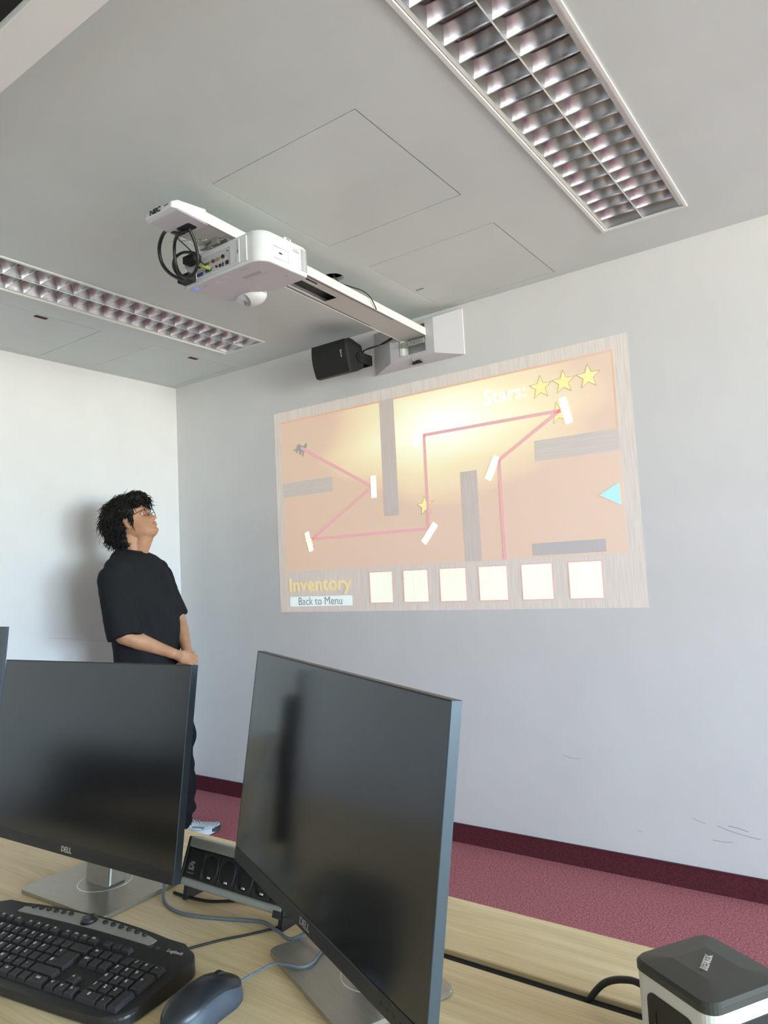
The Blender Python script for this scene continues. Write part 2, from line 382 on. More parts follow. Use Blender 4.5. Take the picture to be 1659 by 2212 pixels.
# ------------------------------------------------------------------ louvre luminaires
def luminaire(cx, ys, label):
    t = thing('ceiling_luminaire', label, 'ceiling light', (cx, ys-LL/2, CZ), 0, 'recessed louvre luminaires')
    hx, hy = LW/2, LL/2; fl = 0.012
    bm = bmesh.new()
    for a in ((-hx, -hx+fl, -hy, hy), (hx-fl, hx, -hy, hy), (-hx+fl, hx-fl, -hy, -hy+fl), (-hx+fl, hx-fl, hy-fl, hy)):
        box(bm, *a, -0.005, 0.0, 0.0015, 1)
    for a in ((-hx+fl, -hx+fl+0.001, -hy+fl, hy-fl), (hx-fl-0.001, hx-fl, -hy+fl, hy-fl), (-hx+fl, hx-fl, -hy+fl, -hy+fl+0.001), (-hx+fl, hx-fl, hy-fl-0.001, hy-fl)):
        box(bm, *a, -0.005, 0.09)
    box(bm, -hx+fl, hx-fl, -hy+fl, hy-fl, 0.09, 0.092)
    finish(bm, 'frame', M['lumframe'], t)
    bm = bmesh.new()
    for s in (-1, 1): box(bm, *sorted((s*(hx-fl-0.003), s*(hx-fl-0.014))), -hy+fl+0.002, hy-fl-0.002, 0.001, 0.012, 0.001, 1)
    finish(bm, 'inner_rail', M['lumframe'], t)
    H = 0.05; xo = hx-fl-0.015; xs = 0.0045; y0, y1 = -hy+fl+0.002, hy-fl-0.002
    def para(x_at_bottom, sgn, depth):
        pr = []
        for k_ in range(9):
            s = k_/8; pr.append((x_at_bottom+sgn*depth*s**1.25, 0.001+H*s))
        return pr
    def sheet(profile, th):
        bmx = bmesh.new(); pts = profile+[(a+th, b) for a, b in profile[::-1]]
        prism(bmx, pts, y0, y1, 'y'); return bmx
    bm = sheet(para(-xo, 1, 0.015), -0.0008); finish(bm, 'side_reflector', M['louvre'], t, False)
    bm = sheet(para(xo, -1, 0.015), 0.0008); finish(bm, 'side_reflector', M['louvre'], t, False)
    bm = bmesh.new(); pr = para(xs/2, 1, 0.014); pl = para(-xs/2, -1, 0.014)
    prism(bm, pr+pl[::-1], y0, y1, 'y'); finish(bm, 'centre_spine', M['louvre'], t)
    for e_ in (1, -1):
        bm = bmesh.new(); pe = [(e_*(y1 if e_ > 0 else -y0)-e_*(0.0008+0.021*(s/8)**1.5), 0.0015+0.047*(s/8)) for s in range(9)]; pe += [(e_*(y1 if e_ > 0 else -y0), 0.0485), (e_*(y1 if e_ > 0 else -y0), 0.0015)]
        prism(bm, pe, -xo, xo, 'x'); finish(bm, 'end_reflector', M['blade'], t)
    # one cross blade per cell and row
    bm = bmesh.new(); wdt = xo-xs/2
    pr = [(0.0006+0.021*(s/8)**1.5, 0.0015+0.043*(s/8)) for s in range(9)]; pts = pr+[(-a, b) for a, b in pr[::-1]]
    prism(bm, pts, 0.0, wdt, 'x')
    first = finish(bm, 'louvre_blade', M['blade'], t)
    for p in first.data.polygons: p.use_smooth = abs(p.normal.x) < 0.5
    n = 0
    for row in (0, 1):
        for k_ in range(1, 20):
            y = y1-k_*0.0782
            o = first if n == 0 else first.copy()
            if n: COL.objects.link(o)
            o.parent = t; o.location = (xs/2 if row else -xo, y, 0); n += 1
    bm = bmesh.new()
    for s in (-1, 1): cyl(bm, (s*0.072, y0+0.01, 0.07), (s*0.072, y1-0.01, 0.07), 0.008, n=12)
    finish(bm, 'fluorescent_tube', M['tube'], t, True)
    return t
luminaire(*LUMS[0], 'unlit recessed twin-row louvre ceiling light left of the projector')
luminaire(*LUMS[1], 'large unlit recessed louvre ceiling light right of the access panels')

# ------------------------------------------------------------------ projected game image on the front wall
KP = 1.0
def projected():  # projector light is put into the flat picture shapes as emission
    t = thing('projected_image', 'bright projected puzzle game picture with stars and mirrors on front wall', 'projection', (0, 0, 0))
    def pm(name, col, amb=1.0, streak=None, base=0.64):
        m = mat(name, (base, base, base, 1), 0.9, emit=col, es=amb, spec=0.0); return m
    layer = [0]
    def flat(name, pts, m, z=None):
        layer[0] += 1 if z is None else 0
        y = -0.0006-0.0003*(layer[0] if z is None else z)
        bmx = bmesh.new(); prism(bmx, [(a, b) for a, b in pts], y, y+0.0003, 'y'); o = finish(bmx, name, m, t); return o, y
    def rect(name, x0, x1, z0, z1, m, z=None): return flat(name, [(x0, z0), (x1, z0), (x1, z1), (x0, z1)], m, z)
    def quad(name, c, L_, w_, ang, m, z=None):
        a = math.radians(ang); u = Vector((math.cos(a), math.sin(a))); v = Vector((-u.y, u.x)); c = Vector(c)
        return flat(name, [tuple(c+u*sx*L_/2+v*sy*w_/2) for sx, sy in ((-1, -1), (1, -1), (1, 1), (-1, 1))], m, z)
    def wood(name, c1, c2, vertical=True, es=0.33):
        m = pm(name, c1, es)
        sc = (34, 1, 1.2) if vertical else (1.2, 1, 34)
        return add_noise(m, c1, c2, 5, sc, 5, lo=0.32, hi=0.62, target='Emission Color')
    woodv = wood('picture_wood', (0.23, 0.155, 0.10, 1), (0.34, 0.27, 0.20, 1), es=KP)
    woodp = wood('picture_wood_post', (0.15, 0.075, 0.04, 1), (0.22, 0.14, 0.09, 1), es=KP)
    woodh = wood('picture_wood_shelf', (0.17, 0.11, 0.065, 1), (0.25, 0.18, 0.12, 1), False, es=KP)
    greyb = wood('picture_grey_block', (0.06, 0.03, 0.03, 1), (0.10, 0.06, 0.055, 1), es=KP)
    # sky background: bright cloud in the upper middle, orange around it
    sky = pm('picture_sky', (1, 0.7, 0.4, 1), 1.0)
    L = sky.node_tree.links; b = sky.node_tree.nodes['Principled BSDF']
    tcx = N(sky, 'ShaderNodeTexCoord'); mpx = N(sky, 'ShaderNodeMapping'); nz = N(sky, 'ShaderNodeTexNoise'); nz.inputs['Scale'].default_value = 1.6; nz.inputs['Detail'].default_value = 3
    mpn = N(sky, 'ShaderNodeMapping'); mpn.inputs['Scale'].default_value = (0.7, 1, 3.0)
    mpx.inputs['Location'].default_value = (-2.06, 0, -2.02*2.0); mpx.inputs['Scale'].default_value = (1.0, 0, 2.0)
    L.new(tcx.outputs['Object'], mpx.inputs[0]); L.new(tcx.outputs['Object'], mpn.inputs[0]); L.new(mpn.outputs[0], nz.inputs['Vector'])
    ln = N(sky, 'ShaderNodeVectorMath', operation='LENGTH'); L.new(mpx.outputs[0], ln.inputs[0])
    ad = N(sky, 'ShaderNodeMath', operation='MULTIPLY_ADD'); L.new(nz.outputs['Fac'], ad.inputs[0]); ad.inputs[1].default_value = 0.42; L.new(ln.outputs['Value'], ad.inputs[2])
    rpx = N(sky, 'ShaderNodeValToRGB'); L.new(ad.outputs[0], rpx.inputs[0]); L.new(rpx.outputs[0], b.inputs['Emission Color'])
    el = rpx.color_ramp.elements
    el[0].position = 0.30; el[0].color = (0.78*KP, 0.84*KP, 0.66*KP, 1)
    el[1].position = 1.0; el[1].color = (0.42*KP, 0.20*KP, 0.055*KP, 1)
    for p_, c_ in ((0.50, (0.66*KP, 0.66*KP, 0.38*KP, 1)), (0.68, (0.62*KP, 0.51*KP, 0.17*KP, 1)), (0.88, (0.54*KP, 0.33*KP, 0.09*KP, 1))):
        q = el.new(p_); q.color = c_
    rect('picture_border', 0.890, 2.970, 1.097, 2.261, woodv)
    rect('picture_background', 0.944, 2.905, 1.328, 2.203, sky)
    edge = pm('picture_edge_glow', (0.45, 0.16, 0.0, 1), KP, base=0.58)
    rect('picture_edge', 0.944, 1.66, 2.193, 2.203, edge, 3); rect('picture_edge', 1.753, 2.905, 2.193, 2.203, edge, 3); rect('picture_edge', 2.896, 2.905, 1.862, 2.193, edge, 3)
    layer[0] = 4
    rect('picture_post', 1.660, 1.753, 1.587, 2.203, woodp)
    rect('picture_post', 2.124, 2.216, 1.328, 1.764, woodp, 5)
    rect('picture_shelf', 0.944, 1.319, 1.757, 1.840, woodh, 5)
    rect('picture_shelf', 2.518, 2.905, 1.764, 1.859, woodh, 5)
    rect('picture_grey_block', 2.476, 2.813, 1.337, 1.392, greyb, 5)
    white = pm('picture_white', (0.85, 0.90, 0.85, 1), KP); beam = pm('picture_beam', (0.52, 0.14, 0.15, 1), KP, base=0.54)
    yellow = pm('picture_yellow', (0.78, 0.66, 0.08, 1), KP, base=0.5); outl = pm('picture_star_outline', (0.12, 0.08, 0.0, 1), KP, base=0.40)
    cyan = pm('picture_cyan', (0.06, 0.52, 0.62, 1), KP); dogc = pm('picture_dog', (0.06, 0.06, 0.06, 1), KP, base=0.5)
    def star(c, R, rot=0.0, tilt=0):
        for rr, m, z in ((R, outl, 6), (R*0.90, yellow, 7)):
            pts = []
            for k_ in range(10):
                a = PI/2+rot+k_*PI/5; q = rr if k_ % 2 == 0 else rr*0.42
                pts.append((c[0]+q*math.cos(a), c[1]+q*math.sin(a)))
            flat('picture_star' if z == 7 else 'star_outline', pts, m, z)
    for c in ((2.567, 2.100), (2.677, 2.103), (2.790, 2.105)): star(c, 0.058)
    star((2.642, 1.968), 0.052, 0.15); star((1.914, 1.620), 0.052, 0.1); star((1.134, 1.492), 0.050, 0.2)
    P = [(1.101, 2.030), (1.590, 1.752), (1.155, 1.503), (1.930, 1.503), (1.930, 1.977), (2.650, 1.977), (2.337, 1.795), (2.337, 1.332)]
    for a, c in zip(P[:-1], P[1:]):
        a, c = Vector(a), Vector(c); d = c-a; mid = (a+c)/2
        quad('picture_light_beam', mid, d.length+0.008, 0.0165, math.degrees(math.atan2(d.y, d.x)), beam, 9)
    # small dark dog figure at the start of the beam
    dog = [(1.066, 2.050), (1.082, 2.057), (1.101, 2.045), (1.118, 2.038), (1.134, 2.052), (1.142, 2.055), (1.144, 2.038), (1.136, 2.024), (1.126, 2.016), (1.120, 2.004),
           (1.112, 1.978), (1.103, 1.982), (1.106, 2.004), (1.098, 2.006), (1.094, 1.990), (1.080, 1.998), (1.078, 2.016), (1.068, 2.017), (1.066, 2.002), (1.058, 2.008), (1.056, 2.022), (1.036, 2.021), (1.036, 2.028), (1.060, 2.030)]
    flat('picture_dog', dog, dogc, 8)
    for c, L_, w_, ang in (((1.598, 1.751), 0.116, 0.034, 90), ((1.129, 1.490), 0.112, 0.032, 106), ((1.930, 1.479), 0.118, 0.034, 50), ((1.900, 1.980), 0.118, 0.034, 52), ((2.298, 1.762), 0.118, 0.034, 62), ((2.677, 1.974), 0.122, 0.036, 102)):
        quad('picture_mirror', c, L_, w_, ang, white, 10)
    flat('picture_arrow', [(2.800, 1.580), (2.888, 1.627), (2.890, 1.530)], cyan, 10)
    pinkm = pm('picture_slot_edge', (0.40, 0.08, 0.05, 1), KP)
    slotm = wood('picture_slot', (0.60, 0.60, 0.42, 1), (0.75, 0.80, 0.62, 1), es=KP)
    for x0, x1 in ((1.540, 1.692), (1.755, 1.908), (1.972, 2.125), (2.189, 2.343), (2.410, 2.565), (2.635, 2.790)):
        rect('picture_slot_edge', x0, x1, 1.136, 1.303, pinkm, 5); rect('picture_slot', x0+0.005, x1-0.005, 1.141, 1.298, slotm, 6)
    btn = pm('picture_button', (0.50, 0.62, 0.62, 1), KP); bx = rrect(0.967, 1.420, 1.129, 1.182, 0.008, 3)
    flat('picture_button', bx, btn, 5)
    wr = pm('picture_white_writing', (0.95, 0.95, 0.9, 1), KP); gy = pm('picture_grey_writing', (0.0, 0.0, 0.0, 1), 0.0, base=0.42); yl = pm('picture_yellow_writing', (0.62, 0.44, 0.06, 1), KP, base=0.52)
    def wtext(s, x0, x1, zc, size, m, y, bold=0.0, name='picture_writing'):
        me = text_mesh(s, size, 0.00015, bold, 1.0, 'LEFT'); xsx = [v.co.x for v in me.vertices]; k_ = (x1-x0)/(max(xsx)-min(xsx)); mn = min(xsx)
        for v in me.vertices: v.co = Vector((x0+(v.co.x-mn)*k_, y+v.co.z, zc+v.co.y))
        me.materials.clear(); me.materials.append(m); o = bpy.data.objects.new(name, me); COL.objects.link(o); o.parent = t
    wtext('Stars:', 2.277, 2.492, 2.100, 0.098, wr, -0.004)
    wtext('Inventory', 0.968, 1.420, 1.247, 0.105, yl, -0.004, 0.0012)
    wtext('Back to Menu', 1.034, 1.352, 1.155, 0.062, gy, -0.004)
projected()

# ------------------------------------------------------------------ desks
DZ = 0.74
def desk(name, label, loc, x0, x1, yn, yf, board=True):
    t = thing(name, label, 'desk', loc)
    bm = bmesh.new(); box(bm, x0, x1, yn, yf, -0.025, 0, 0.0015, 1); finish(bm, 'desktop', M['desk'], t)
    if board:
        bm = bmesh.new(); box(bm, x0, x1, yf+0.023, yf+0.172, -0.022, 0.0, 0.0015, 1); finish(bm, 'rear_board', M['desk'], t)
        bm = bmesh.new(); box(bm, x0, x1, yf+0.0005, yf+0.0225, -0.05, -0.0075); finish(bm, 'gap_strip', M['gapstrip'], t)  # black strip filling the gap between desktop and rear board
    bm = bmesh.new()
    for x in (x0+0.08, x1-0.08): box(bm, x-0.025, x+0.025, yn+0.08, yf+0.05, -0.06, -0.0255)
    box(bm, x0+0.10, x1-0.10, yf-0.3, yf-0.27, -0.06, -0.0255); finish(bm, 'under_frame', M['rail'], t)
    for x in (x0+0.08, x1-0.08):
        for y in (yn+0.12, yf-0.02):
            bm = bmesh.new(); box(bm, x-0.025, x+0.025, y-0.025, y+0.025, -loc[2], -0.061); finish(bm, 'leg', M['rail'], t)
    return t
desk('computer_desk', 'long pale oak desk with narrow rear board and cable gap, holding two monitors', (2.95, -2.14, DZ), -1.35, 1.22, -0.80, 0.0)
desk('computer_desk', 'desk mostly hidden behind the left monitor, near the left wall', (0.45, -1.7, DZ), -0.42, 0.62, -0.5, 0.25, False)

desk('computer_desk', 'unseen oak desk added beyond the right edge to cut red carpet bounce', (5.35, -2.14, DZ), -1.15, 1.15, -0.80, 0.0)  # unseen desks added from here on to keep red carpet bounce down
desk('computer_desk', 'unseen oak desk added behind the camera to cut red carpet bounce, left half', (2.2, -3.75, DZ), -1.3, 1.3, -0.80, 0.0)
desk('computer_desk', 'unseen oak desk added behind the camera to cut red carpet bounce, right half', (5.1, -3.75, DZ), -1.3, 1.3, -0.80, 0.0)
t = thing('added_cabinet', 'low dark cabinet added out of view to blacken the left monitor reflection', 'cabinet', (0.30, -4.45, 0))  # made-up cabinet, added so the left monitor reflects something dark
bm = bmesh.new(); box(bm, -0.29, 0.25, -0.42, 0.42, 0.05, 0.94, 0.003, 1); finish(bm, 'body', M['blackmatte'], t)
for yy in (-0.41, 0.005):
    bm = bmesh.new(); box(bm, 0.2505, 0.268, yy, yy+0.405, 0.07, 0.92, 0.002, 1); dd = finish(bm, 'door', M['blackmatte'], t)
    bm = bmesh.new(); box(bm, 0.269, 0.285, yy+0.19, yy+0.21, 0.7, 0.82, 0.002, 1); finish(bm, 'handle', M['metal'], dd)
bm = bmesh.new(); box(bm, -0.29, 0.24, -0.41, 0.41, 0, 0.05); finish(bm, 'plinth', M['blackmatte'], t)

# ------------------------------------------------------------------ monitors
def monitor(label, base, yaw, xoff, yf, zb, tilt, roll, W_=0.569, H_=0.338, writing=1):
    t = thing('computer_monitor', label, 'monitor', (base[0], base[1], DZ), yaw, 'flat black desktop monitors')
    ey = Vector((0, math.sin(tilt), math.cos(tilt))); ex = Vector((1, 0, 0)); nb = Vector((0, math.cos(tilt), -math.sin(tilt)))
    Mx = Matrix((ex, nb, ey)).transposed().to_4x4()
    Mx = Mx @ Matrix.Rotation(-roll, 4, 'Y'); Mx.translation = Vector((xoff, yf, zb))
    h = W_/2; bz = 0.020
    # frame-local: x right, y back, z up
    bm = bmesh.new()
    box(bm, -h+0.002, h-0.002, 0.0022, 0.0145, 0.002, H_-0.001, 0.001, 1)
    prism(bm, rrect(-h+0.06, h-0.06, 0.03, H_-0.05, 0.02), -0.040, -0.0145, 'y', 0.008, 2)
    for v in bm.verts:
        if v.co.y < -0.001: v.co.y = -v.co.y
    bm.transform(Mx); finish(bm, 'back_shell', M['bezel'], t)
    bm = bmesh.new()
    box(bm, h-0.0022, h, 0.0004, 0.0145, 0, H_, 0.0006, 1); bm.transform(Mx); finish(bm, 'side_edge', M['bezeledge'], t)
    bm = bmesh.new(); box(bm, -h, -h+0.0022, 0.0004, 0.0145, 0, H_, 0.0006, 1); bm.transform(Mx); finish(bm, 'side_edge', M['bezeledge'], t)
    bm = bmesh.new(); box(bm, -h+0.0022, h-0.0022, 0.0006, 0.0145, H_-0.002, H_, 0.0005, 1); bm.transform(Mx); finish(bm, 'top_edge', M['bezel'], t)
    bm = bmesh.new(); box(bm, -h+0.0022, h-0.0022, -0.0008, 0.010, 0, bz, 0.001, 2); bm.transform(Mx); bz_o = finish(bm, 'bottom_bezel', M['bezel'], t)
    bm = bmesh.new(); box(bm, -h+0.0022, h-0.0022, 0.0008, 0.0022, bz, H_-0.002); bm.transform(Mx); finish(bm, 'screen', M['screen'], t)
    tm = Mx @ frame_mtx((0, -0.0012, bz/2), (1, 0, 0), (0, 0, 1))
    if writing: text('logo', 'D\u2215ELL' if False else 'DELL', 0.0125, M['logo'] if writing == 1 else M['greyink'], tm, bz_o, extrude=0.0003, bold=0.0004, xs=1.1)
    for k_ in range(4):
        bm = bmesh.new(); cyl(bm, (h-0.045-k_*0.014, -0.0012, 0.009), (h-0.045-k_*0.014, 0.001, 0.009), 0.002, n=10); bm.transform(Mx); finish(bm, 'menu_button', M['black'], bz_o)
    # stand
    bm = bmesh.new(); prism(bm, rrect(-0.122, 0.122, -0.072, 0.094, 0.012), 0.001, 0.0075, 'z', 0.0015, 2); base_o = finish(bm, 'stand_base', M['silver'], t)
    bm = bmesh.new(); prism(bm, rrect(-0.120, 0.120, -0.070, 0.092, 0.011), 0.0, 0.0035, 'z'); finish(bm, 'base_pad', M['blackmatte'], base_o)
    bm = bmesh.new(); ring(bm, (xoff, 0.026, 0.0075), (0, 0, 1), 0.048, 0.0008, 48, 6); finish(bm, 'swivel_ring', M['metal'], base_o)
    bm = bmesh.new()
    pts = [(0.008, 0.0075), (0.044, 0.0075), (0.056, 0.27), (0.036, 0.27)]
    prism(bm, pts, xoff-0.036, xoff+0.036, 'x', 0.004, 2); finish(bm, 'stand_neck', M['silver'], t, False)
    bm = bmesh.new(); box(bm, xoff-0.036, xoff+0.036, yf+0.078, 0.040, zb+0.10, zb+0.17, 0.004, 2); finish(bm, 'mount_block', M['bezel'], t)
    return t
monitor('black monitor with dark screen on silver stand, left, in front of the standing person', (2.576, -2.265), 0.033, -0.004, -0.052, 0.0785, 0.152, 0.009)
monitor('nearest black monitor, angled sideways, right of the socket unit', (3.155, -2.245), -0.419, 0.028, -0.0767, 0.089, 0.148, -0.022, writing=2)
monitor('monitor of which only a sliver shows at the left photo edge', (0.640, -1.60), 0.02, 0.0, -0.035, 0.0785, 0.10, 0.0)

# ------------------------------------------------------------------ desk socket unit
def socket_unit():
    t = thing('socket_unit', 'black and grey desk power socket unit between the two monitors', 'power strip', (2.868, -2.17, DZ))
    tilt = math.radians(38)
    u = Vector((0, math.sin(tilt), 0)); # face axis: from the lower front rail to the upper rear rail
    A = Vector((0, -0.032, 0.034)); B = Vector((0, -0.012, 0.084)); d = (B-A).normalized(); n = Vector((0, -d.z, d.y))
    Mx = Matrix((Vector((1, 0, 0)), d, n)).transposed().to_4x4(); Mx.translation = A
    Lf = (B-A).length; h = 0.125; x0, x1 = -0.127, 0.121
    bm = bmesh.new(); box(bm, x0+0.004, x1-0.004, 0.0, Lf, -0.03, 0.0, 0.001, 1); bm.transform(Mx); finish(bm, 'housing', M['black'], t)
    for a, b in ((-0.010, 0.003), (Lf-0.003, Lf+0.014)):
        bm = bmesh.new(); box(bm, x0+0.006, x1, a, b, -0.028, 0.003, 0.003, 2); bm.transform(Mx); finish(bm, 'aluminium_rail', M['rail'], t)
    for xx in ((x0, x0+0.006), (x1, x1+0.006)):
        bm = bmesh.new(); box(bm, xx[0], xx[1], -0.010, Lf+0.014, -0.03, 0.0025, 0.001, 1); bm.transform(Mx); finish(bm, 'end_cap', M['black'], t)
    # name plate with a small square mark
    bm = bmesh.new(); box(bm, x0+0.010, x0+0.052, 0.005, Lf-0.005, 0.0, 0.0015, 0.0004, 1); bm.transform(Mx); pl = finish(bm, 'blank_cover', M['blackmatte'], t)
    bm = bmesh.new()
    for i in range(4):
        for j in range(4):
            if (i+j*3) % 5 != 4: box(bm, x0+0.017+i*0.0036, x0+0.0198+i*0.0036, 0.016+j*0.0036, 0.0190+j*0.0036, 0.0015, 0.0018)
    bm.transform(Mx); finish(bm, 'printed_mark', M['greyink'], pl)
    text('printed_name', 'BACHMANN', 0.003, M['greyink'], Mx @ frame_mtx((x0+0.024, 0.011, 0.0017), (1, 0, 0), (0, 1, 0)), pl, extrude=0.0001)
    for k_ in range(5):
        cx = x0+0.072+k_*0.0425
        if cx > x1-0.02: break
        bm = bmesh.new(); cy = Lf/2
        sq = rrect(cx-0.0206, cx+0.0206, 0.004, Lf-0.004, 0.002, 2); n_ = 40
        ci = [(cx+0.0188*math.cos(2*PI*i/n_), cy+0.0188*math.sin(2*PI*i/n_)) for i in range(n_)]
        top = [bm.verts.new((*p, 0.0045)) for p in ci]; low = [bm.verts.new((*p, -0.010)) for p in ci]
        ou = []
        for i in range(n_):
            c, s = math.cos(2*PI*i/n_), math.sin(2*PI*i/n_); f = min(0.0206/max(abs(c), 1e-6), (Lf/2-0.004)/max(abs(s), 1e-6)); ou.append(bm.verts.new((cx+c*f, cy+s*f, 0.0028)))
        for i in range(n_):
            j = (i+1) % n_; bm.faces.new((ou[i], ou[j], top[j], top[i])); bm.faces.new((top[i], top[j], low[j], low[i]))
        bm.faces.new(low); bm.transform(Mx); so = finish(bm, 'socket', M['bezel'], t)
        bm = bmesh.new(); cyl(bm, (cx, cy, -0.0098), (cx, cy, -0.0085), 0.0180, n=32); bm.transform(Mx); finish(bm, 'socket_well', M['dark'], so)
        bm = bmesh.new()
        box(bm, cx-0.0045, cx+0.0035, cy-0.0175, cy-0.0135, -0.009, 0.003, 0.0008, 1)
        bm.transform(Mx); finish(bm, 'earth_contact', M['metal'], so)
    for x in (x0+0.014, x1-0.005):
        bm = bmesh.new(); prism(bm, [(-0.036, 0.0), (0.045, 0.0), (0.045, 0.006), (0.014, 0.05), (-0.010, 0.07), (-0.030, 0.028)], x-0.005, x+0.005, 'x', 0.0006, 1); finish(bm, 'foot', M['black'], t)
    bm = bmesh.new(); box(bm, x1-0.014, x1+0.002, -0.014, -0.004, 0.003, 0.006); bm.transform(Mx); finish(bm, 'end_clip', M['black'], t)
socket_unit()

# ------------------------------------------------------------------ keyboard
def keyboard():
    yaw = 0.14
    t = thing('computer_keyboard', 'black media keyboard with round silver-strip buttons in front of the left monitor', 'keyboard', (2.747, -2.447, DZ), yaw)
    W2, D0, D1 = 0.235, -0.082, 0.072
    def ztop(y): return 0.014+0.014*(y-D0)/(D1-D0)
    # body outline, rear edge bowed
    pts = []
    for k_ in range(13): x_ = -W2+0.02+(2*W2-0.04)*k_/12; pts.append((x_, D0-0.004*(1-(x_/W2)**2)))
    pts = pts[:-1]+[(W2-0.034+0.034*math.sin(a*PI/16), D0+0.034-0.034*math.cos(a*PI/16)) for a in range(9)]+[(W2+0.001, 0.0)]+[(W2-0.030+0.030*math.cos(a*PI/16), D1-0.030+0.030*math.sin(a*PI/16)) for a in range(9)]
    for k_ in range(13):
        x_ = W2-0.04-(2*W2-0.08)*k_/12; pts.append((x_, D1+0.018*max(0, math.cos(x_/0.19*PI/2))**0.7))
    pts += [(-W2+0.025, D1), (-W2+0.010, D1-0.006), (-W2, 0.04), (-W2, D0+0.02), (-W2+0.006, D0+0.006)]
    bm = bmesh.new(); lo, hi = prism(bm, pts, 0.002, 1.0, 'z')
    for v in hi: v.co.z = ztop(v.co.y)
    ed = [e_ for e_ in bm.edges if all(v in hi for v in e_.verts)]
    bmesh.ops.bevel(bm, geom=ed, offset=0.005, segments=3, affect='EDGES', profile=0.5)
    body = finish(bm, 'keyboard_body', M['kb'], t)
    # silver media strip
    pts = []
    for k_ in range(17): x_ = -0.148+0.296*k_/16; pts.append((x_, 0.055+0.004*math.cos(x_/0.15*PI/2)))
    for k_ in range(17): x_ = 0.148-0.296*k_/16; pts.append((x_, 0.0655+0.019*max(0, math.cos(x_/0.155*PI/2))**0.7))
    bm = bmesh.new(); lo, hi = prism(bm, pts, 0, 1, 'z')
    for v in hi: v.co.z = ztop(v.co.y)+0.0012
    for v in lo: v.co.z = ztop(v.co.y)-0.004
    strip = finish(bm, 'silver_strip', M['kbsilver'], t)
    bm = bmesh.new(); prism(bm, [(0.0042*math.cos(a*PI/8), 0.0042*math.sin(a*PI/8)) for a in range(16)], 0, 0.004, 'z', 0.0015, 2)
    btn = finish(bm, 'media_button', M['kb'], strip, True)
    n = 0
    for x_ in [-0.128+0.0165*i for i in range(6)]+[0.032+0.0178*i for i in range(6)]:
        o = btn if n == 0 else btn.copy()
        if n: COL.objects.link(o)
        o.parent = strip; y_ = 0.0745+0.007*math.cos(x_/0.15*PI/2)-0.005; o.location = (x_, y_, ztop(y_)+0.001); n += 1
    bm = bmesh.new(); cyl(bm, (0, 0.073, ztop(.073)), (0, 0.073, ztop(.073)+0.007), 0.014, 0.011, 24); finish(bm, 'volume_dial', M['kb'], strip, True)
    bm = bmesh.new(); cyl(bm, (0.003, 0.070, ztop(.07)+0.0071), (0.003, 0.070, ztop(.07)+0.0076), 0.004, 0.004, 12); finish(bm, 'dial_light', M['bezeledge'], strip, True)
    # keys
    meshes = {}
    def keymesh(w_, d_=0.0172):
        kk = (round(w_, 4), round(d_, 4))
        if kk not in meshes:
            bm_ = bmesh.new(); a, b = w_/2-0.0008, d_/2-0.0006; c = 0.0022
            v = [bm_.verts.new(q) for q in ((-a, -b, 0), (a, -b, 0), (a, b, 0), (-a, b, 0), (-a+c, -b+c, 0.0062), (a-c, -b+c, 0.0062), (a-c, b-c*0.6, 0.0075), (-a+c, b-c*0.6, 0.0075))]
            for f in ((3, 2, 1, 0), (4, 5, 6, 7), (0, 1, 5, 4), (1, 2, 6, 5), (2, 3, 7, 6), (3, 0, 4, 7)): bm_.faces.new([v[i] for i in f])
            bmesh.ops.bevel(bm_, geom=[e_ for e_ in bm_.edges if e_.verts[0].co.z > .004 and e_.verts[1].co.z > .004], offset=0.0008, segments=1, affect='EDGES')
            me = bpy.data.meshes.new('key'); bm_.to_mesh(me); bm_.free(); me.materials.append(M['key']); meshes[kk] = me
        return meshes[kk]
    leg = {}
    def key(x_, y_, w_, s='', d_=0.0172):
        o = bpy.data.objects.new('key', keymesh(w_, d_)); COL.objects.link(o); o.parent = t
        o.location = (x_, y_, ztop(y_)-0.0005); o.rotation_euler = (math.atan(0.014/0.154), 0, 0)
        if s:
            if s not in leg:
                me = text_mesh(s, 0.0068 if len(s) == 1 else 0.0046, 0.00012, 0.00025); me.transform(Matrix.Translation((-0.0022 if len(s) == 1 else 0, 0.0022, 0.0071)) @ Matrix.Rotation(0.09, 4, 'X'))
                me.materials.clear(); me.materials.append(M['legend']); leg[s] = me
            l_ = bpy.data.objects.new('legend', leg[s]); COL.objects.link(l_); l_.parent = o
    U = 0.019; X0 = -0.211; dy = 0.0182; yr = [-0.062+dy*i for i in range(6)]
    def row(y_, items, x_=X0, d_=0.0172):
        for s, w_ in items:
            if s is not None: key(x_+w_*U/2, y_, w_*U, s, d_)
            x_ += w_*U
    row(yr[0], [('Ctrl', 1.5), ('', 1), ('Alt', 1.25), ('', 6.25), ('Gr', 1.25), ('', 1), ('', 1), ('Ctrl', 1.75)])
    row(yr[1], [('', 1.25), ('<', 1)]+[(c, 1) for c in 'YXCVBNM,.-']+[('', 2.75)])
    row(yr[2], [('', 1.75)]+[(c, 1) for c in 'ASDFGHJKL']+[('', 1), ('', 1), ('#', 1)]+[('', 0.25)][:0])
    row(yr[3], [('', 1.5)]+[(c, 1) for c in 'QWERTZUIOP']+[('', 1), ('+', 1)])
    key(X0+14.1*U, (yr[2]+yr[3])/2, 1.5*U, '', 0.034)
    row(yr[4], [('', 1)]+[(c, 1) for c in '1234567890']+[('', 1), ('', 1), ('', 2)])
    row(yr[5]+0.003, [('Esc', 1), (None, .6)]+[('F%d' % i, 1) for i in range(1, 5)]+[(None, .5)]+[('F%d' % i, 1) for i in range(5, 9)]+[(None, .5)]+[('F%d' % i, 1) for i in range(9, 13)], d_=0.0125)
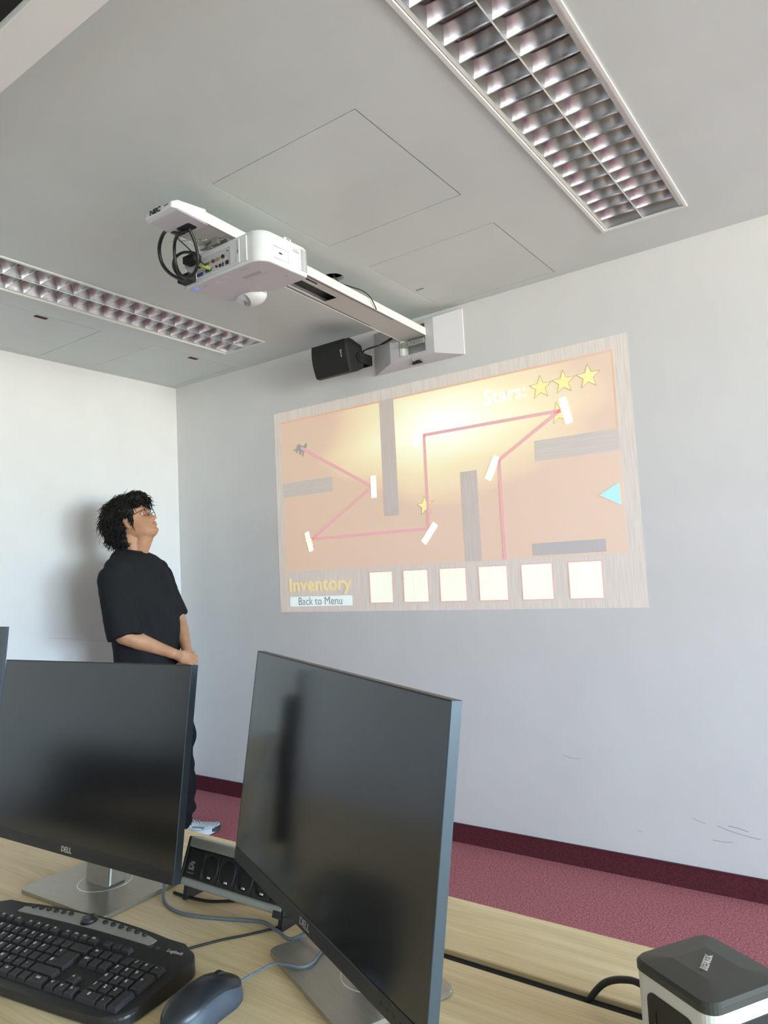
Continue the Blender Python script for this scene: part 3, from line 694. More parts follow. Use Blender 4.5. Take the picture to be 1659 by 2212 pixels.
    xn = X0+15.25*U; row(yr[4], [('Ins', 1), ('', 1), ('', 1)], xn); row(yr[3], [('Del', 1), ('', 1), ('', 1)], xn)
    row(yr[0], [('<', 1), ('v', 1), ('>', 1)], xn); row(yr[1], [(None, 1), ('^', 1)], xn); row(yr[5]+0.003, [('', 1), ('', 1), ('', 1)], xn, 0.0125)
    xn = X0+18.5*U
    row(yr[0], [('0', 2), (',', 1)], xn); row(yr[1], [(c, 1) for c in '123'], xn); row(yr[2], [(c, 1) for c in '456'], xn); row(yr[3], [(c, 1) for c in '789'], xn); row(yr[4], [(c, 1) for c in ('', '/', 'x', '-')], xn)
    key(xn+3.5*U, (yr[0]+yr[1])/2, U, '', 0.034); key(xn+3.5*U, (yr[2]+yr[3])/2, U, '+', 0.034)
    yy = 0.052; text('printed_name', 'Logitech', 0.0085, M['logo'], frame_mtx((0.196, yy+0.004, ztop(yy)+0.0006), (1, 0, 0), (0, 1, 0.09)), body, extrude=0.0002, bold=0.0002)
    for i, x_ in enumerate((0.150, 0.163)):
        bm = bmesh.new(); cyl(bm, (x_, 0.056, ztop(.056)-0.001), (x_, 0.056, ztop(.056)+0.001), 0.0042, 0.0042, 16); finish(bm, 'round_button', M['key'], body, True)
keyboard()

# ------------------------------------------------------------------ mouse
def mouse():
    t = thing('computer_mouse', 'black wired mouse with grey sides beside the keyboard', 'mouse', (3.049, -2.412, DZ), 0.06)
    def shell(zt, x_shrink, y0, y1, z0, mname, name, ridge=0.0):
        bm = bmesh.new(); nr, na = 14, 48; rows = []
        for i in range(nr+1):
            s = i/nr; rr = math.sin(s*PI/2) if True else s
            row_ = []
            for j in range(na):
                a = 2*PI*j/na; cx_, sy_ = math.cos(a), math.sin(a)
                px_ = math.copysign(abs(cx_)**0.8, cx_); py_ = math.copysign(abs(sy_)**0.75, sy_)
                wx = 0.0325*x_shrink*(1-0.10*max(0, py_)**2 - 0.12*math.exp(-((py_-0.1)/0.35)**2)); wy = 0.061
                hgt = zt*(1-0.28*max(0, py_*rr)**1.6-0.12*max(0, -py_*rr)**2)
                row_.append(bm.verts.new((px_*wx*rr, py_*wy*rr, z0+(hgt-z0)*math.cos(s*PI/2)**0.55 if s < 1 else z0)))
            rows.append(row_)
        for i in range(1, nr):
            for j in range(na): bm.faces.new((rows[i][j], rows[i][(j+1) % na], rows[i+1][(j+1) % na], rows[i+1][j]))
        bm.faces.new(rows[1]); bm.faces.new(rows[nr][::-1])
        for v in rows[0]: bm.verts.remove(v)
        return finish(bm, name, M[mname], t, True)
    shell(0.040, 1.0, 0, 0, 0.0, 'mouseside', 'lower_shell'); shell(0.0425, 0.90, 0, 0, 0.011, 'mouse', 'top_shell')
    bm = bmesh.new(); cyl(bm, (-0.0035, 0.028, 0.029), (0.0035, 0.028, 0.029), 0.0115, n=24); finish(bm, 'scroll_wheel', M['blackmatte'], t, False)
    bm = bmesh.new(); cyl(bm, (0, 0.058, 0.010), (0, 0.066, 0.009), 0.004, 0.003); finish(bm, 'cable_sleeve', M['greycable'], t, True)
mouse()

# ------------------------------------------------------------------ cables on the desk
z = DZ+0.0028
cable('mouse_cable', [(3.046, -2.346, DZ+.009), (3.044, -2.328, DZ+.007), (3.043, -2.307, DZ+.0045), (3.055, -2.290, DZ+.0095), (3.075, -2.284, DZ+.0108), (3.096, -2.278, DZ+.0105), (3.102, -2.262, DZ+.0105), (3.096, -2.240, DZ+.0105), (3.085, -2.210, DZ+.0105), (3.070, -2.180, DZ+.0105), (3.050, -2.160, DZ+.006), (3.02, -2.145, z)], 0.0019, M['greycable'], None, 'grey mouse cable curling over the silver stand of the nearest monitor', 'cable')
cable('monitor_cable', [(2.700, -2.215, .835), (2.694, -2.205, .79), (2.700, -2.205, .757), (2.735, -2.232, z), (2.785, -2.246, z), (2.830, -2.240, z), (2.880, -2.222, z), (2.925, -2.208, z+.002), (2.955, -2.207, z+.005), (2.990, -2.215, z+.004), (3.03, -2.222, z+.006), (3.07, -2.19, .78), (3.10, -2.17, .85)], 0.0028, M['greycable'], None, 'thick grey cable looping on the desk from left monitor to right monitor', 'cable')
cable('keyboard_cable', [(2.880, -2.348, DZ+.012), (2.892, -2.330, z), (2.905, -2.305, z-.001), (2.925, -2.270, z-.001), (2.950, -2.236, z-.001), (2.972, -2.200, z-.001), (2.985, -2.170, z-.001), (2.98, -2.150, z-.001)], 0.0019, M['cable'], None, 'thin dark keyboard cable running towards the socket unit', 'cable')
cable('power_lead', [(2.72, -2.20, z), (2.741, -2.200, z), (2.775, -2.198, z), (2.809, -2.190, z), (2.85, -2.165, z), (2.90, -2.150, z)], 0.0026, M['cable'], None, 'black lead lying under the socket unit', 'cable')
cable('desk_cable', [(2.560, -2.520, DZ+.024), (2.610, -2.500, DZ+.033), (2.640, -2.510, DZ+.036), (2.655, -2.535, DZ+.026), (2.675, -2.575, DZ+.0015), (2.69, -2.62, DZ+.0015)], 0.0013, M['cable'], None, 'thin black cable hanging over the keyboard front at the left photo edge', 'cable')
cable('tower_cable', [(3.562, -2.168, .781), (3.525, -2.147, .785), (3.500, -2.136, .778), (3.477, -2.130, .766), (3.462, -2.128, .751), (3.450, -2.128, .734)], 0.0042, M['cable'], None, 'thick black cable from the power tower down into the desk gap', 'cable')

# ------------------------------------------------------------------ power tower
def tower():
    t = thing('power_tower', 'cube power tower with black top and white socket sides, bottom right on desk', 'power strip', (3.614, -2.193, DZ), math.radians(-32))
    s = 0.055; H = 0.112
    bm = bmesh.new(); prism(bm, rrect(-s, s, -s, s, 0.016, 6), 0.003, H-0.012, 'z'); finish(bm, 'white_body', M['towerwhite'], t, False)
    bm = bmesh.new(); prism(bm, rrect(-s-0.0008, s+0.0008, -s-0.0008, s+0.0008, 0.016, 6), 0.0, 0.005, 'z'); finish(bm, 'base', M['blackmatte'], t)
    # faceted top
    bm = bmesh.new(); o_ = rrect(-s-0.001, s+0.001, -s-0.001, s+0.001, 0.016, 6)
    A = [bm.verts.new((a, b, H-0.013)) for a, b in o_]; B = [bm.verts.new((a, b, H-0.006)) for a, b in o_]
    C = [bm.verts.new((a*0.95, b*0.95, H-0.0025)) for a, b in o_]
    cs = [bm.verts.new(q) for q in ((0.024, 0.024, H+0.0012), (-0.024, 0.024, H+0.0012), (-0.024, -0.024, H+0.0012), (0.024, -0.024, H+0.0012))]
    n = len(o_); q4 = n//4
    for i in range(n):
        j = (i+1) % n; bm.faces.new((A[i], A[j], B[j], B[i])); bm.faces.new((B[i], B[j], C[j], C[i]))
        ki, kj = i//q4, j//q4
        if ki == kj: bm.faces.new((C[i], C[j], cs[ki]))
        else: bm.faces.new((C[i], C[j], cs[kj], cs[ki]))
    bm.faces.new(cs); bm.faces.new(A[::-1])
    top = finish(bm, 'black_top', M['towertop'], t)
    text('printed_name', 'BESTEK', 0.010, M['logo'], frame_mtx((0, 0, H+0.0015), (-0.55, 0.83, 0), (-0.83, -0.55, 0)), top, extrude=0.0006, bold=0.0004)
    for a in range(4):
        R = Matrix.Rotation(a*PI/2, 4, 'Z')
        bm = bmesh.new(); pts = rrect(-0.033, 0.033, 0.018, 0.084, 0.010, 5); n = len(pts)
        fr = [bm.verts.new((p, -s-0.0012, q)) for p, q in pts]; ba = [bm.verts.new((p, -s+0.0005, q)) for p, q in pts]
        nn = 28*1; ci = [bm.verts.new((0.026*math.cos(PI/4+2*PI*i/n+2*PI*0.5/n), -s-0.0012, 0.051+0.026*math.sin(2*PI*i/n+PI/4+2*PI*0.5/n)-0.0)) for i in range(n)]
        # start the circle at the first corner direction so the ring does not twist
        for i in range(n):
            p, q = pts[i]; an = math.atan2(q-0.051, p); ci[i].co = Vector((0.026*math.cos(an), -s-0.0012, 0.051+0.026*math.sin(an)))
        cb = [bm.verts.new(v.co+Vector((0, 0.003, 0))) for v in ci]
        for i in range(n):
            j = (i+1) % n
            for f in ((fr[i], fr[j], ba[j], ba[i]), (fr[i], fr[j], ci[j], ci[i]), (ci[i], ci[j], cb[j], cb[i])): bm.faces.new(f)
        for v in cb: v.co.y = -s-0.0004
        bm.faces.new(cb)
        bm.transform(R); so = finish(bm, 'socket_panel', M['black'], t)
        bm = bmesh.new()
        for sx in (-1, 1): box(bm, sx*0.021-0.0025, sx*0.021+0.0025, -s-0.0025, -s-0.0004, 0.048, 0.054, 0.0005, 1)
        bm.transform(R); finish(bm, 'earth_contact', M['gold'], so)
tower()

# ------------------------------------------------------------------ wall speaker
def speaker():
    t = thing('wall_speaker', 'black wall loudspeaker tilted downward beside the projector mount', 'speaker', (1.62, 0, 2.42))
    prof = [(-0.214, 0.080), (-0.184, 0.094), (-0.158, 0.091), (-0.081, 0.076), (-0.071, 0.050), (-0.064, -0.030), (-0.074, -0.048), (-0.124, -0.072), (-0.168, -0.087), (-0.183, -0.084)]
    bm = bmesh.new(); prism(bm, prof, -0.227, 0.0, 'x', 0.004, 3); cab = finish(bm, 'cabinet', M['black'], t)
    # bowed grille in front
    a = Vector((-0.217, 0.081)); b = Vector((-0.185, -0.085)); d = (b-a); nrm = Vector((-abs(d.y), d.x*-1)).normalized()
    nrm = Vector((d.y, -d.x)).normalized(); nrm = nrm if nrm.x < 0 else -nrm
    bm = bmesh.new(); pts = [tuple(a+d*(k_/12)+nrm*(0.004+0.013*math.sin(PI*k_/12))) for k_ in range(13)]+[tuple(b), tuple(a)]
    prism(bm, pts, -0.226, -0.001, 'x', 0.002, 1); gr = finish(bm, 'grille', M['blackmatte'], t)
    mid = a+d*0.42+nrm*0.0175
    text('logo', 'Extron', 0.014, M['logo'], frame_mtx((-0.028, mid.x, mid.y), (0, d.x, d.y), (1, 0, 0)), gr, extrude=0.0006, bold=0.0004)
    bm = bmesh.new(); cyl(bm, (0.0, -0.108, 0.006), (0.010, -0.108, 0.006), 0.026, 0.024, 32); cyl(bm, (0.010, -0.108, 0.006), (0.014, -0.108, 0.006), 0.019, 0.017, 32)
    box(bm, 0.014, 0.020, -0.125, -0.091, 0.002, 0.010, 0.001, 1); kn = finish(bm, 'clamp_knob', M['black'], t)
    bm = bmesh.new(); box(bm, 0.002, 0.009, -0.115, -0.003, -0.020, 0.034, 0.001, 1); box(bm, -0.16, 0.009, -0.0055, 0.0, -0.020, 0.034, 0.001, 1); box(bm, -0.236, -0.229, -0.115, -0.003, -0.020, 0.034, 0.001, 1); box(bm, -0.236, -0.15, -0.0055, 0.0, -0.020, 0.034, 0.001, 1)
    finish(bm, 'wall_bracket', M['black'], t)
    bm = bmesh.new()
    for yy, zz in ((-0.172, 0.055), (-0.150, -0.052)): cyl(bm, (-0.001, yy, zz), (0.0015, yy, zz), 0.0035, n=10)
    finish(bm, 'screw', M['blackmatte'], t)
    for k_ in (0, 1): cable('speaker_wire', [(0.000, -0.075, 0.030), (0.022+0.006*k_, -0.09, 0.040), (0.065, -0.09, 0.042+0.004*k_), (0.115, -0.085, 0.048), (0.165, -0.08, 0.063-0.008*k_), (0.215, -0.08, 0.075)], 0.0028, M['cable'], t)
speaker()

# ------------------------------------------------------------------ projector wall mount, arm, projector
MOUNT = []
def wall_mount():
    t = thing('projector_mount', 'long off-white arm carrying the projector, its grey foot on the front wall', 'projector mount', (1.92, 0, 2.452)); MOUNT.append(t)
    # outer rectangle on the wall, smaller front face; opening in the front where the arm enters
    X0, X1, Z0, Z1 = -0.268, 0.270, -0.114, 0.116; d = 0.075
    x0, x1, z0, z1 = -0.122, 0.142, -0.092, 0.086
    ox0, ox1, oz0, oz1 = -0.066, 0.092, -0.070, 0.070
    bm = bmesh.new()
    def ringv(a0, a1, b0, b1, y): return [bm.verts.new(q) for q in ((a0, y, b0), (a1, y, b0), (a1, y, b1), (a0, y, b1))]
    R = [ringv(X0, X1, Z0, Z1, 0), ringv(X0, X1, Z0, Z1, -0.006), ringv(x0, x1, z0, z1, -d), ringv(ox0, ox1, oz0, oz1, -d), ringv(ox0, ox1, oz0, oz1, -0.004)]
    for a, b in zip(R[:-1], R[1:]):
        for i in range(4): bm.faces.new((a[i], a[(i+1) % 4], b[(i+1) % 4], b[i]))
    bm.faces.new(R[-1]); finish(bm, 'cover_box', M['greyplastic'], t)
    bm = bmesh.new(); box(bm, X0-0.001, X1+0.001, -0.005, -0.0002, Z0-0.001, Z1+0.001, 0.001, 1); finish(bm, 'rim', M['white'], t)
    bm = bmesh.new(); box(bm, 0.0095, 0.0105, -d-0.0006, -0.02, z0-0.012, oz0); 
    finish(bm, 'seam', M['greyink'], t)
    bm = bmesh.new(); prism(bm, [(-0.012, -0.1125), (0.045, -0.1125), (0.036, -0.100), (0.004, -0.100)], -0.050, -0.030, 'y'); finish(bm, 'cable_notch', M['dark'], t)
    bm = bmesh.new(); box(bm, ox0+0.004, ox0+0.022, -d-0.001, -0.02, oz0+0.002, 0.03, 0.001, 1); finish(bm, 'inner_flange', M['offwhite'], t)
    bm = bmesh.new(); box(bm, ox0+0.012, ox1-0.004, -d-0.006, -d+0.002, -0.030, -0.003, 0.0012, 1); br = finish(bm, 'clamp_bar', M['rail'], t)
    bm = bmesh.new()
    for xx in (ox0+0.026, ox1-0.020): cyl(bm, (xx, -d-0.010, -0.017), (xx, -d-0.005, -0.017), 0.007, n=6); cyl(bm, (xx, -d-0.012, -0.017), (xx, -d-0.008, -0.017), 0.004, n=12)
    finish(bm, 'bolt', M['metal'], br)
    bm = bmesh.new()
    for xx, zz, w_ in ((-0.012, -0.018, .003), (0.012, -0.012, .0022), (0.030, -0.018, .003)): box(bm, xx-w_/2, xx+w_/2, -d-0.0066, -d-0.0055, zz-.005, zz+.004)
    finish(bm, 'slot', M['dark'], br)
wall_mount()

ARM_A = Vector((1.942, -0.072, 2.458)); ARM_B = Vector((1.966, -1.610, 2.494))
ARM_YAW = math.atan2(ARM_B.x-ARM_A.x, -(ARM_B.y-ARM_A.y))
def arm():
    t = thing('projector_arm', 'long off-white metal arm reaching from the wall mount above the projector', 'projector arm', tuple(ARM_A), ARM_YAW)
    L_ = (ARM_B-ARM_A).length; h = 0.075; H = 0.046
    t.rotation_euler = (-math.asin((ARM_B.z-ARM_A.z)/L_), 0, ARM_YAW)
    # local: -y runs away from the wall; z up; underside at z=0
    bm = bmesh.new()
    n = 8; pr = [(-h, 0.0), (-h, H-0.016)]+[(-h+0.016-0.016*math.cos(k_*PI/2/n), H-0.016+0.016*math.sin(k_*PI/2/n)) for k_ in range(1, n+1)]
    pr += [(h-0.016+0.016*math.sin(k_*PI/2/n), H-0.016+0.016*math.cos(k_*PI/2/n)) for k_ in range(0, n+1)]+[(h, 0.0), (h-0.003, 0.0), (h-0.003, H-0.016), (h-0.016, H-0.003), (-h+0.016, H-0.003), (-h+0.003, H-0.016), (-h+0.003, 0.0)]
    prism(bm, pr, -L_+0.12, 0.0, 'y'); finish(bm, 'arm_channel', M['offwhite'], t)
    # underside plate with the long opening
    oy0, oy1, ox = -0.905, -0.640, 0.020
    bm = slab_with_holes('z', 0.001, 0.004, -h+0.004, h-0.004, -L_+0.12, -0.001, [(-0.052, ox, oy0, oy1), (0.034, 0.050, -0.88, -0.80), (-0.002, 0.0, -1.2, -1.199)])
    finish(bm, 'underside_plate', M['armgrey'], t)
    bm = bmesh.new(); box(bm, -h+0.006, h-0.006, -L_+0.13, -0.01, 0.030, 0.032); finish(bm, 'inner_plate', M['teal'], t)
    for xx in (-h+0.012, h-0.012):
        bm = bmesh.new(); box(bm, xx-0.0012, xx+0.0012, -0.95, -0.28, 0.0003, 0.0012); finish(bm, 'groove', M['dark'], t)
    for xx, yy in ((h-0.014, -0.935), (-h+0.010, -0.955)):
        bm = bmesh.new(); cyl(bm, (xx, yy, 0.001), (xx, yy, -0.006), 0.006, 0.005, 12); cyl(bm, (xx, yy, -0.006), (xx, yy, -0.008), 0.003, 0.003, 8); finish(bm, 'screw', M['metal'], t)
    bm = bmesh.new(); box(bm, -h-0.004, h+0.004, -1.05, -0.93, -0.003, 0.0008, 0.001, 1); finish(bm, 'slide_plate', M['rail'], t)
    # end cap
    bm = bmesh.new(); y1 = -L_+0.125; y0 = -L_
    lo = [bm.verts.new(q) for q in ((-h-0.002, y1, -0.002), (h+0.002, y1, -0.002), (h+0.002, y1, H), (-h-0.002, y1, H))]
    mi_ = [bm.verts.new(q) for q in ((-h-0.002, y0+0.006, -0.002), (h+0.002, y0+0.006, -0.002), (h+0.002, y0+0.006, 0.028), (-h-0.002, y0+0.006, 0.028))]
    fr = [bm.verts.new(q) for q in ((-h+0.010, y0-0.012, 0.000), (h-0.010, y0-0.012, 0.000), (h-0.012, y0-0.010, 0.022), (-h+0.012, y0-0.010, 0.022))]
    for a, b in ((lo, mi_), (mi_, fr)):
        for i in range(4): bm.faces.new((a[i], a[(i+1) % 4], b[(i+1) % 4], b[i]))
    bm.faces.new(lo[::-1]); bm.faces.new(fr)
    bmesh.ops.bevel(bm, geom=bm.edges[:], offset=0.0035, segments=3, affect='EDGES', profile=0.5)
    cap = finish(bm, 'end_cap', M['white'], t, False)
    bm = bmesh.new(); box(bm, -h+0.004, h-0.004, y0+0.010, y1+0.010, -0.0032, -0.0015); finish(bm, 'cap_underside', M['greyplastic'], cap)
    bm = bmesh.new(); prism(bm, rrect(-0.030, 0.034, y0+0.085, y0+0.125, 0.008), -0.0042, -0.003, 'z'); finish(bm, 'cable_opening', M['dark'], cap)
    text('logo', 'NEC', 0.024, M['ink'], frame_mtx((-0.014, y0-0.0125, 0.0115), (1, 0, 0), (0, 0.1, 1)), cap, extrude=0.0004, bold=0.0009, xs=1.15)
    text('printed_name', 'NP04WK', 0.006, M['ink'], frame_mtx((0.042, y0-0.0125, 0.0135), (1, 0, 0), (0, 0.1, 1)), cap, extrude=0.0003)
    # hangers carrying the projector
    bm = bmesh.new()
    for xx in (-0.045, 0.040):
        for yy in (-1.28, -1.16): cyl(bm, (xx, yy, 0.0), (xx, yy, -0.026), 0.0055, n=12); cyl(bm, (xx, yy, -0.010), (xx, yy, -0.016), 0.011, n=6)
    finish(bm, 'mount_bolt', M['metal'], t)
    bm = bmesh.new(); box(bm, -0.065, 0.060, -1.31, -1.13, -0.008, -0.003, 0.001, 1); box(bm, 0.0, 0.03, -1.325, -1.31, -0.022, -0.003, 0.001, 1); box(bm, -0.06, -0.035, -1.325, -1.31, -0.022, -0.003, 0.001, 1); finish(bm, 'mount_bracket', M['metal'], t)
    bm = bmesh.new(); cyl(bm, (0.078, -1.20, 0.040), (0.078, -1.20, 0.052), 0.008, 0.010, 12); finish(bm, 'adjuster_knob', M['offwhite'], t); bm = bmesh.new(); cyl(bm, (0.076, -1.14, 0.02), (0.09, -1.14, 0.02), 0.009, 0.009, 14); finish(bm, 'adjuster_knob', M['offwhite'], t)
    mw = Matrix.Translation(t.location) @ t.rotation_euler.to_matrix().to_4x4(); root = MOUNT[0]; mi_ = Matrix.Translation(root.location).inverted()
    for ch in [o for o in COL.objects if o.parent is t]:
        ch.parent = root; ch.matrix_basis = mi_ @ mw
    bpy.data.objects.remove(t)
arm()

def projector():
    t = thing('projector', 'white short-throw projector hanging under the arm, blue light on its underside', 'projector', (2.009, -1.280, 2.350)); t.scale = (1.029, 1.029, 1.029)
    ox, oy = 2.06, -1.33
    out_ = []
    def arc(cx, cy, r, a0, a1, n=8):
        for k_ in range(n+1):
            a = math.radians(a0+(a1-a0)*k_/n); out_.append((cx+r*math.cos(a), cy+r*math.sin(a)))
    # local outline, counter-clockwise from rear-left
    L0, R0, Y0, Y1 = -0.196, 0.192, -0.112, 0.108
    arc(L0+0.020, Y0+0.020, 0.018, 180, 270, 5); arc(R0-0.050, Y0+0.050, 0.050, 270, 360, 12); arc(R0+0.004-0.014, Y1-0.014, 0.014, 0, 90, 5)
    out_ += [(0.030, Y1), (-0.010, 0.080), (-0.140, 0.078)]; arc(-0.148, 0.062, 0.016, 90, 180, 4)
    H = 0.105
    bm = bmesh.new(); lo = [bm.verts.new((a*0.985, b*0.985, 0.0)) for a, b in out_]; l2 = [bm.verts.new((a, b, 0.006)) for a, b in out_]; hi = [bm.verts.new((a, b, H-0.012)) for a, b in out_]; h2 = [bm.verts.new((a*0.96, b*0.96, H)) for a, b in out_]
    n = len(out_)
    for A_, B_ in ((lo, l2), (l2, hi), (hi, h2)):
        for i in range(n): bm.faces.new((A_[i], A_[(i+1) % n], B_[(i+1) % n], B_[i]))
    bm.faces.new(h2); bm.faces.new(lo[::-1])
    body = finish(bm, 'body', M['white'], t)
    for p in body.data.polygons: p.use_smooth = len(p.vertices) == 4 and abs(p.normal.z) < 0.3
    try: body.data.set_sharp_from_angle(angle=0.6)
    except Exception: pass
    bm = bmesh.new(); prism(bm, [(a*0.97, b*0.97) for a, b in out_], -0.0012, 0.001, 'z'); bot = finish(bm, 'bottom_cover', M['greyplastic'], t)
    # rear connector panel: raised rim round a recessed grey plate
    yr = Y0
    bm = slab_with_holes('y', yr-0.004, yr+0.001, -0.185, 0.125, 0.010, 0.094, [(-0.122, 0.049, 0.016, 0.080), (-0.178, -0.128, 0.014, 0.086)]); finish(bm, 'rear_frame', M['white'], t)
    bm = bmesh.new(); box(bm, -0.122, 0.049, yr-0.0012, yr+0.001, 0.016, 0.080); pan = finish(bm, 'connector_panel', M['greyplastic'], t)
    bm = bmesh.new(); box(bm, -0.178, -0.128, yr-0.0008, yr+0.001, 0.014, 0.086); gp = finish(bm, 'speaker_grille', M['white'], t)
    bm = bmesh.new()
    for i in range(12):
        for j in range(9):
            x_ = -0.174+i*0.0036+(0.0018 if j % 2 else 0); box(bm, x_, x_+0.0018, yr-0.0012, yr-0.0006, 0.024+j*0.0058, 0.0275+j*0.0058)
    tag(finish(bm, 'grille_hole', M['greyink'], gp), kind='stuff')
    def port(name, x_, z_, r, m, shape='c', w_=0.012, h_=0.012):
        bmx = bmesh.new()
        if shape == 'c': cyl(bmx, (x_, yr-0.006, z_), (x_, yr-0.001, z_), r, n=16)
        else: prism(bmx, rrect(x_-w_/2, x_+w_/2, z_-h_/2, z_+h_/2, min(w_, h_)*0.35 if shape == 'd' else 0.0008, 3), yr-0.0035, yr-0.001, 'y')
        return finish(bmx, name, m, pan)
    port('audio_port', -0.105, 0.053, 0.0045, M['ink']); port('vga_port', -0.104, 0.027, 0, M['blue'], 'd', 0.030, 0.011); port('vga_port', -0.062, 0.030, 0, M['teal'], 'd', 0.030, 0.011)
    port('serial_port', -0.068, 0.054, 0, M['gold'], 'd', 0.026, 0.009)
    for x_, c in ((-0.036, 'red'), (-0.024, 'metal'), (-0.011, 'gold')): port('phono_port', x_, 0.054, 0.0055, M[c])
    port('din_port', 0.013, 0.056, 0.0065, M['ink']); port('control_port', -0.020, 0.031, 0.0038, M['ink']); port('usb_port', -0.003, 0.030, 0, M['ink'], 'r', 0.009, 0.010); port('usb_port', 0.011, 0.030, 0, M['ink'], 'r', 0.005, 0.013); port('network_port', 0.031, 0.031, 0, M['ink'], 'r', 0.013, 0.013)
    port('reset_hole', 0.036, 0.069, 0.0015, M['ink'])
    # side clip, cover, label, vents
    bm = bmesh.new(); box(bm, 0.080, 0.094, yr-0.006, yr-0.003, 0.010, 0.094, 0.001, 1); cl = finish(bm, 'side_clip', M['white'], t)
    bm = bmesh.new(); box(bm, 0.085, 0.0875, yr-0.0066, yr-0.0058, 0.040, 0.088); box(bm, 0.084, 0.090, yr-0.0066, yr-0.0058, 0.046, 0.054); finish(bm, 'clip_slot', M['greyink'], cl)
    xs = R0+0.0006
    def sx(y): return R0+0.004*max(0, (y-Y0-0.05)/(Y1-Y0-0.05))
    bm = bmesh.new()
    for a in ((-0.060, 0.010, 0.0575, 0.058), (-0.060, 0.010, 0.018, 0.0185), (0.0095, 0.010, 0.018, 0.058)):
        box(bm, R0-0.002, R0+0.0025, *a)
    lc = finish(bm, 'lamp_cover_seam', M['greyink'], t)
    bm = bmesh.new(); prism(bm, rrect(-0.034, -0.020, 0.038, 0.043, 0.002, 3), R0+0.0002, R0+0.0022, 'x'); finish(bm, 'lock_slot', M['ink'], lc)
    bm = bmesh.new(); box(bm, R0-0.001, R0+0.0030, 0.030, 0.066, 0.066, 0.084); lab = finish(bm, 'sticker', M['towerwhite'], t)
    bm = bmesh.new()
    for i in range(14): box(bm, R0+0.0029, R0+0.0033, 0.032+i*0.0023, 0.0331+i*0.0023, 0.068, 0.075)
    box(bm, R0+0.0029, R0+0.0033, 0.034, 0.058, 0.078, 0.0795); tag(finish(bm, 'barcode', M['greyink'], lab), kind='stuff')
    bm = bmesh.new()
    for j in range(14):
        for i in range(2): box(bm, sx(0.09)-0.002, sx(0.09)+0.0012, 0.071+i*0.017, 0.0855+i*0.017-0.002*(i == 1), 0.014+j*0.0056, 0.0166+j*0.0056)
    tag(finish(bm, 'vent_slot', M['greyink'], t), kind='stuff')
    bm = bmesh.new(); box(bm, 0.150, 0.188, 0.00, 0.035, H-0.004, H+0.008, 0.003, 2); cyl(bm, (0.150, -0.055, H-0.002), (0.150, -0.055, H+0.006), 0.012, 0.010, 20); finish(bm, 'top_lug', M['white'], t)
    bm = bmesh.new(); box(bm, 0.1885, 0.1893, 0.008, 0.026, H-0.001, H+0.004); finish(bm, 'lug_recess', M['greyink'], t)
    # underside details
    bm = bmesh.new(); cyl(bm, (-0.156, -0.090, -0.0030), (-0.156, -0.090, -0.001), 0.009, 0.009, 24)
    for v in bm.verts: v.co.y = -0.088+(v.co.y+0.088)*0.75
    finish(bm, 'indicator_light', M['led'], bot)
    text('logo', 'NEC', 0.008, M['greyink'], frame_mtx((0.150, 0.045, -0.0013), (0, 1, 0), (1, 0, 0)), bot, extrude=0.0002)
    text('printed_name', 'UM330X', 0.007, M['greyink'], frame_mtx((-0.112, -0.083, -0.0013), (1, 0, 0), (0, -1, 0)), bot, extrude=0.0002)
    bm = bmesh.new(); ring(bm, (-0.03, -0.078, -0.0012), (0, 0, 1), 0.030, 0.0005, 32, 5, sx=1.0, sy=0.6, ax=(1, 0, 0)); finish(bm, 'keypad_ring', M['white'], bot)
    bm = bmesh.new()
    for i, (x_, y_) in enumerate(((-0.045, -0.078), (-0.030, -0.086), (-0.030, -0.070), (-0.015, -0.078))): cyl(bm, (x_, y_, -0.0016), (x_, y_, -0.001), 0.0035, n=10)
    finish(bm, 'keypad_button', M['greyplastic'], bot)
    bm = bmesh.new()
    for i in range(7): box(bm, 0.030+i*0.012, 0.040+i*0.012, -0.050+0.002*(i % 2), -0.030, -0.0014, -0.001)
    for i in range(3): box(bm, 0.070, 0.105, -0.098+i*0.006, -0.0965+i*0.006, -0.0014, -0.001)
    box(bm, -0.02, 0.15, -0.0205, -0.020, -0.0014, -0.001); box(bm, 0.05, 0.0505, -0.02, 0.09, -0.0014, -0.001)
    tag(finish(bm, 'printed_mark', mat('faint_ink', (0.42, 0.42, 0.43, 1), 0.6), bot), kind='stuff')
    # mirror housing bulging under the front edge
    bm = bmesh.new(); bmesh.ops.create_uvsphere(bm, u_segments=40, v_segments=20, radius=1.0)
    for v in list(bm.verts):
        v.co = Vector((-0.075+v.co.x*0.066, 0.098+v.co.y*0.046, 0.006+v.co.z*0.036))
    bmesh.ops.bisect_plane(bm, geom=bm.verts[:]+bm.edges[:]+bm.faces[:], plane_co=(-0.090, 0.070, -0.022), plane_no=(-0.35, -0.62, -0.70), clear_outer=True)
    bmesh.ops.holes_fill(bm, edges=bm.edges[:], sides=200)
    dm = finish(bm, 'mirror_housing', M['white'], t, False)
    bm = bmesh.new(); bmesh.ops.create_uvsphere(bm, u_segments=28, v_segments=14, radius=1.0)
    nn = Vector((-0.35, -0.62, -0.70)).normalized(); q = nn.to_track_quat('Z', 'Y').to_matrix()
    for v in bm.verts: v.co = q @ Vector((v.co.x*0.036, v.co.y*0.024, v.co.z*0.004))+Vector((-0.082, 0.076, -0.016))
    finish(bm, 'mirror_window', M['rail'], dm, True)
    bm = bmesh.new(); prism(bm, [(-0.015, -0.012), (0.016, -0.010), (0.002, 0.014)], 0, 0.006, 'z')
    for v in bm.verts: v.co = q @ v.co+Vector((-0.082, 0.076, -0.016))+nn*0.003
    finish(bm, 'mirror_baffle', M['greyink'], dm)
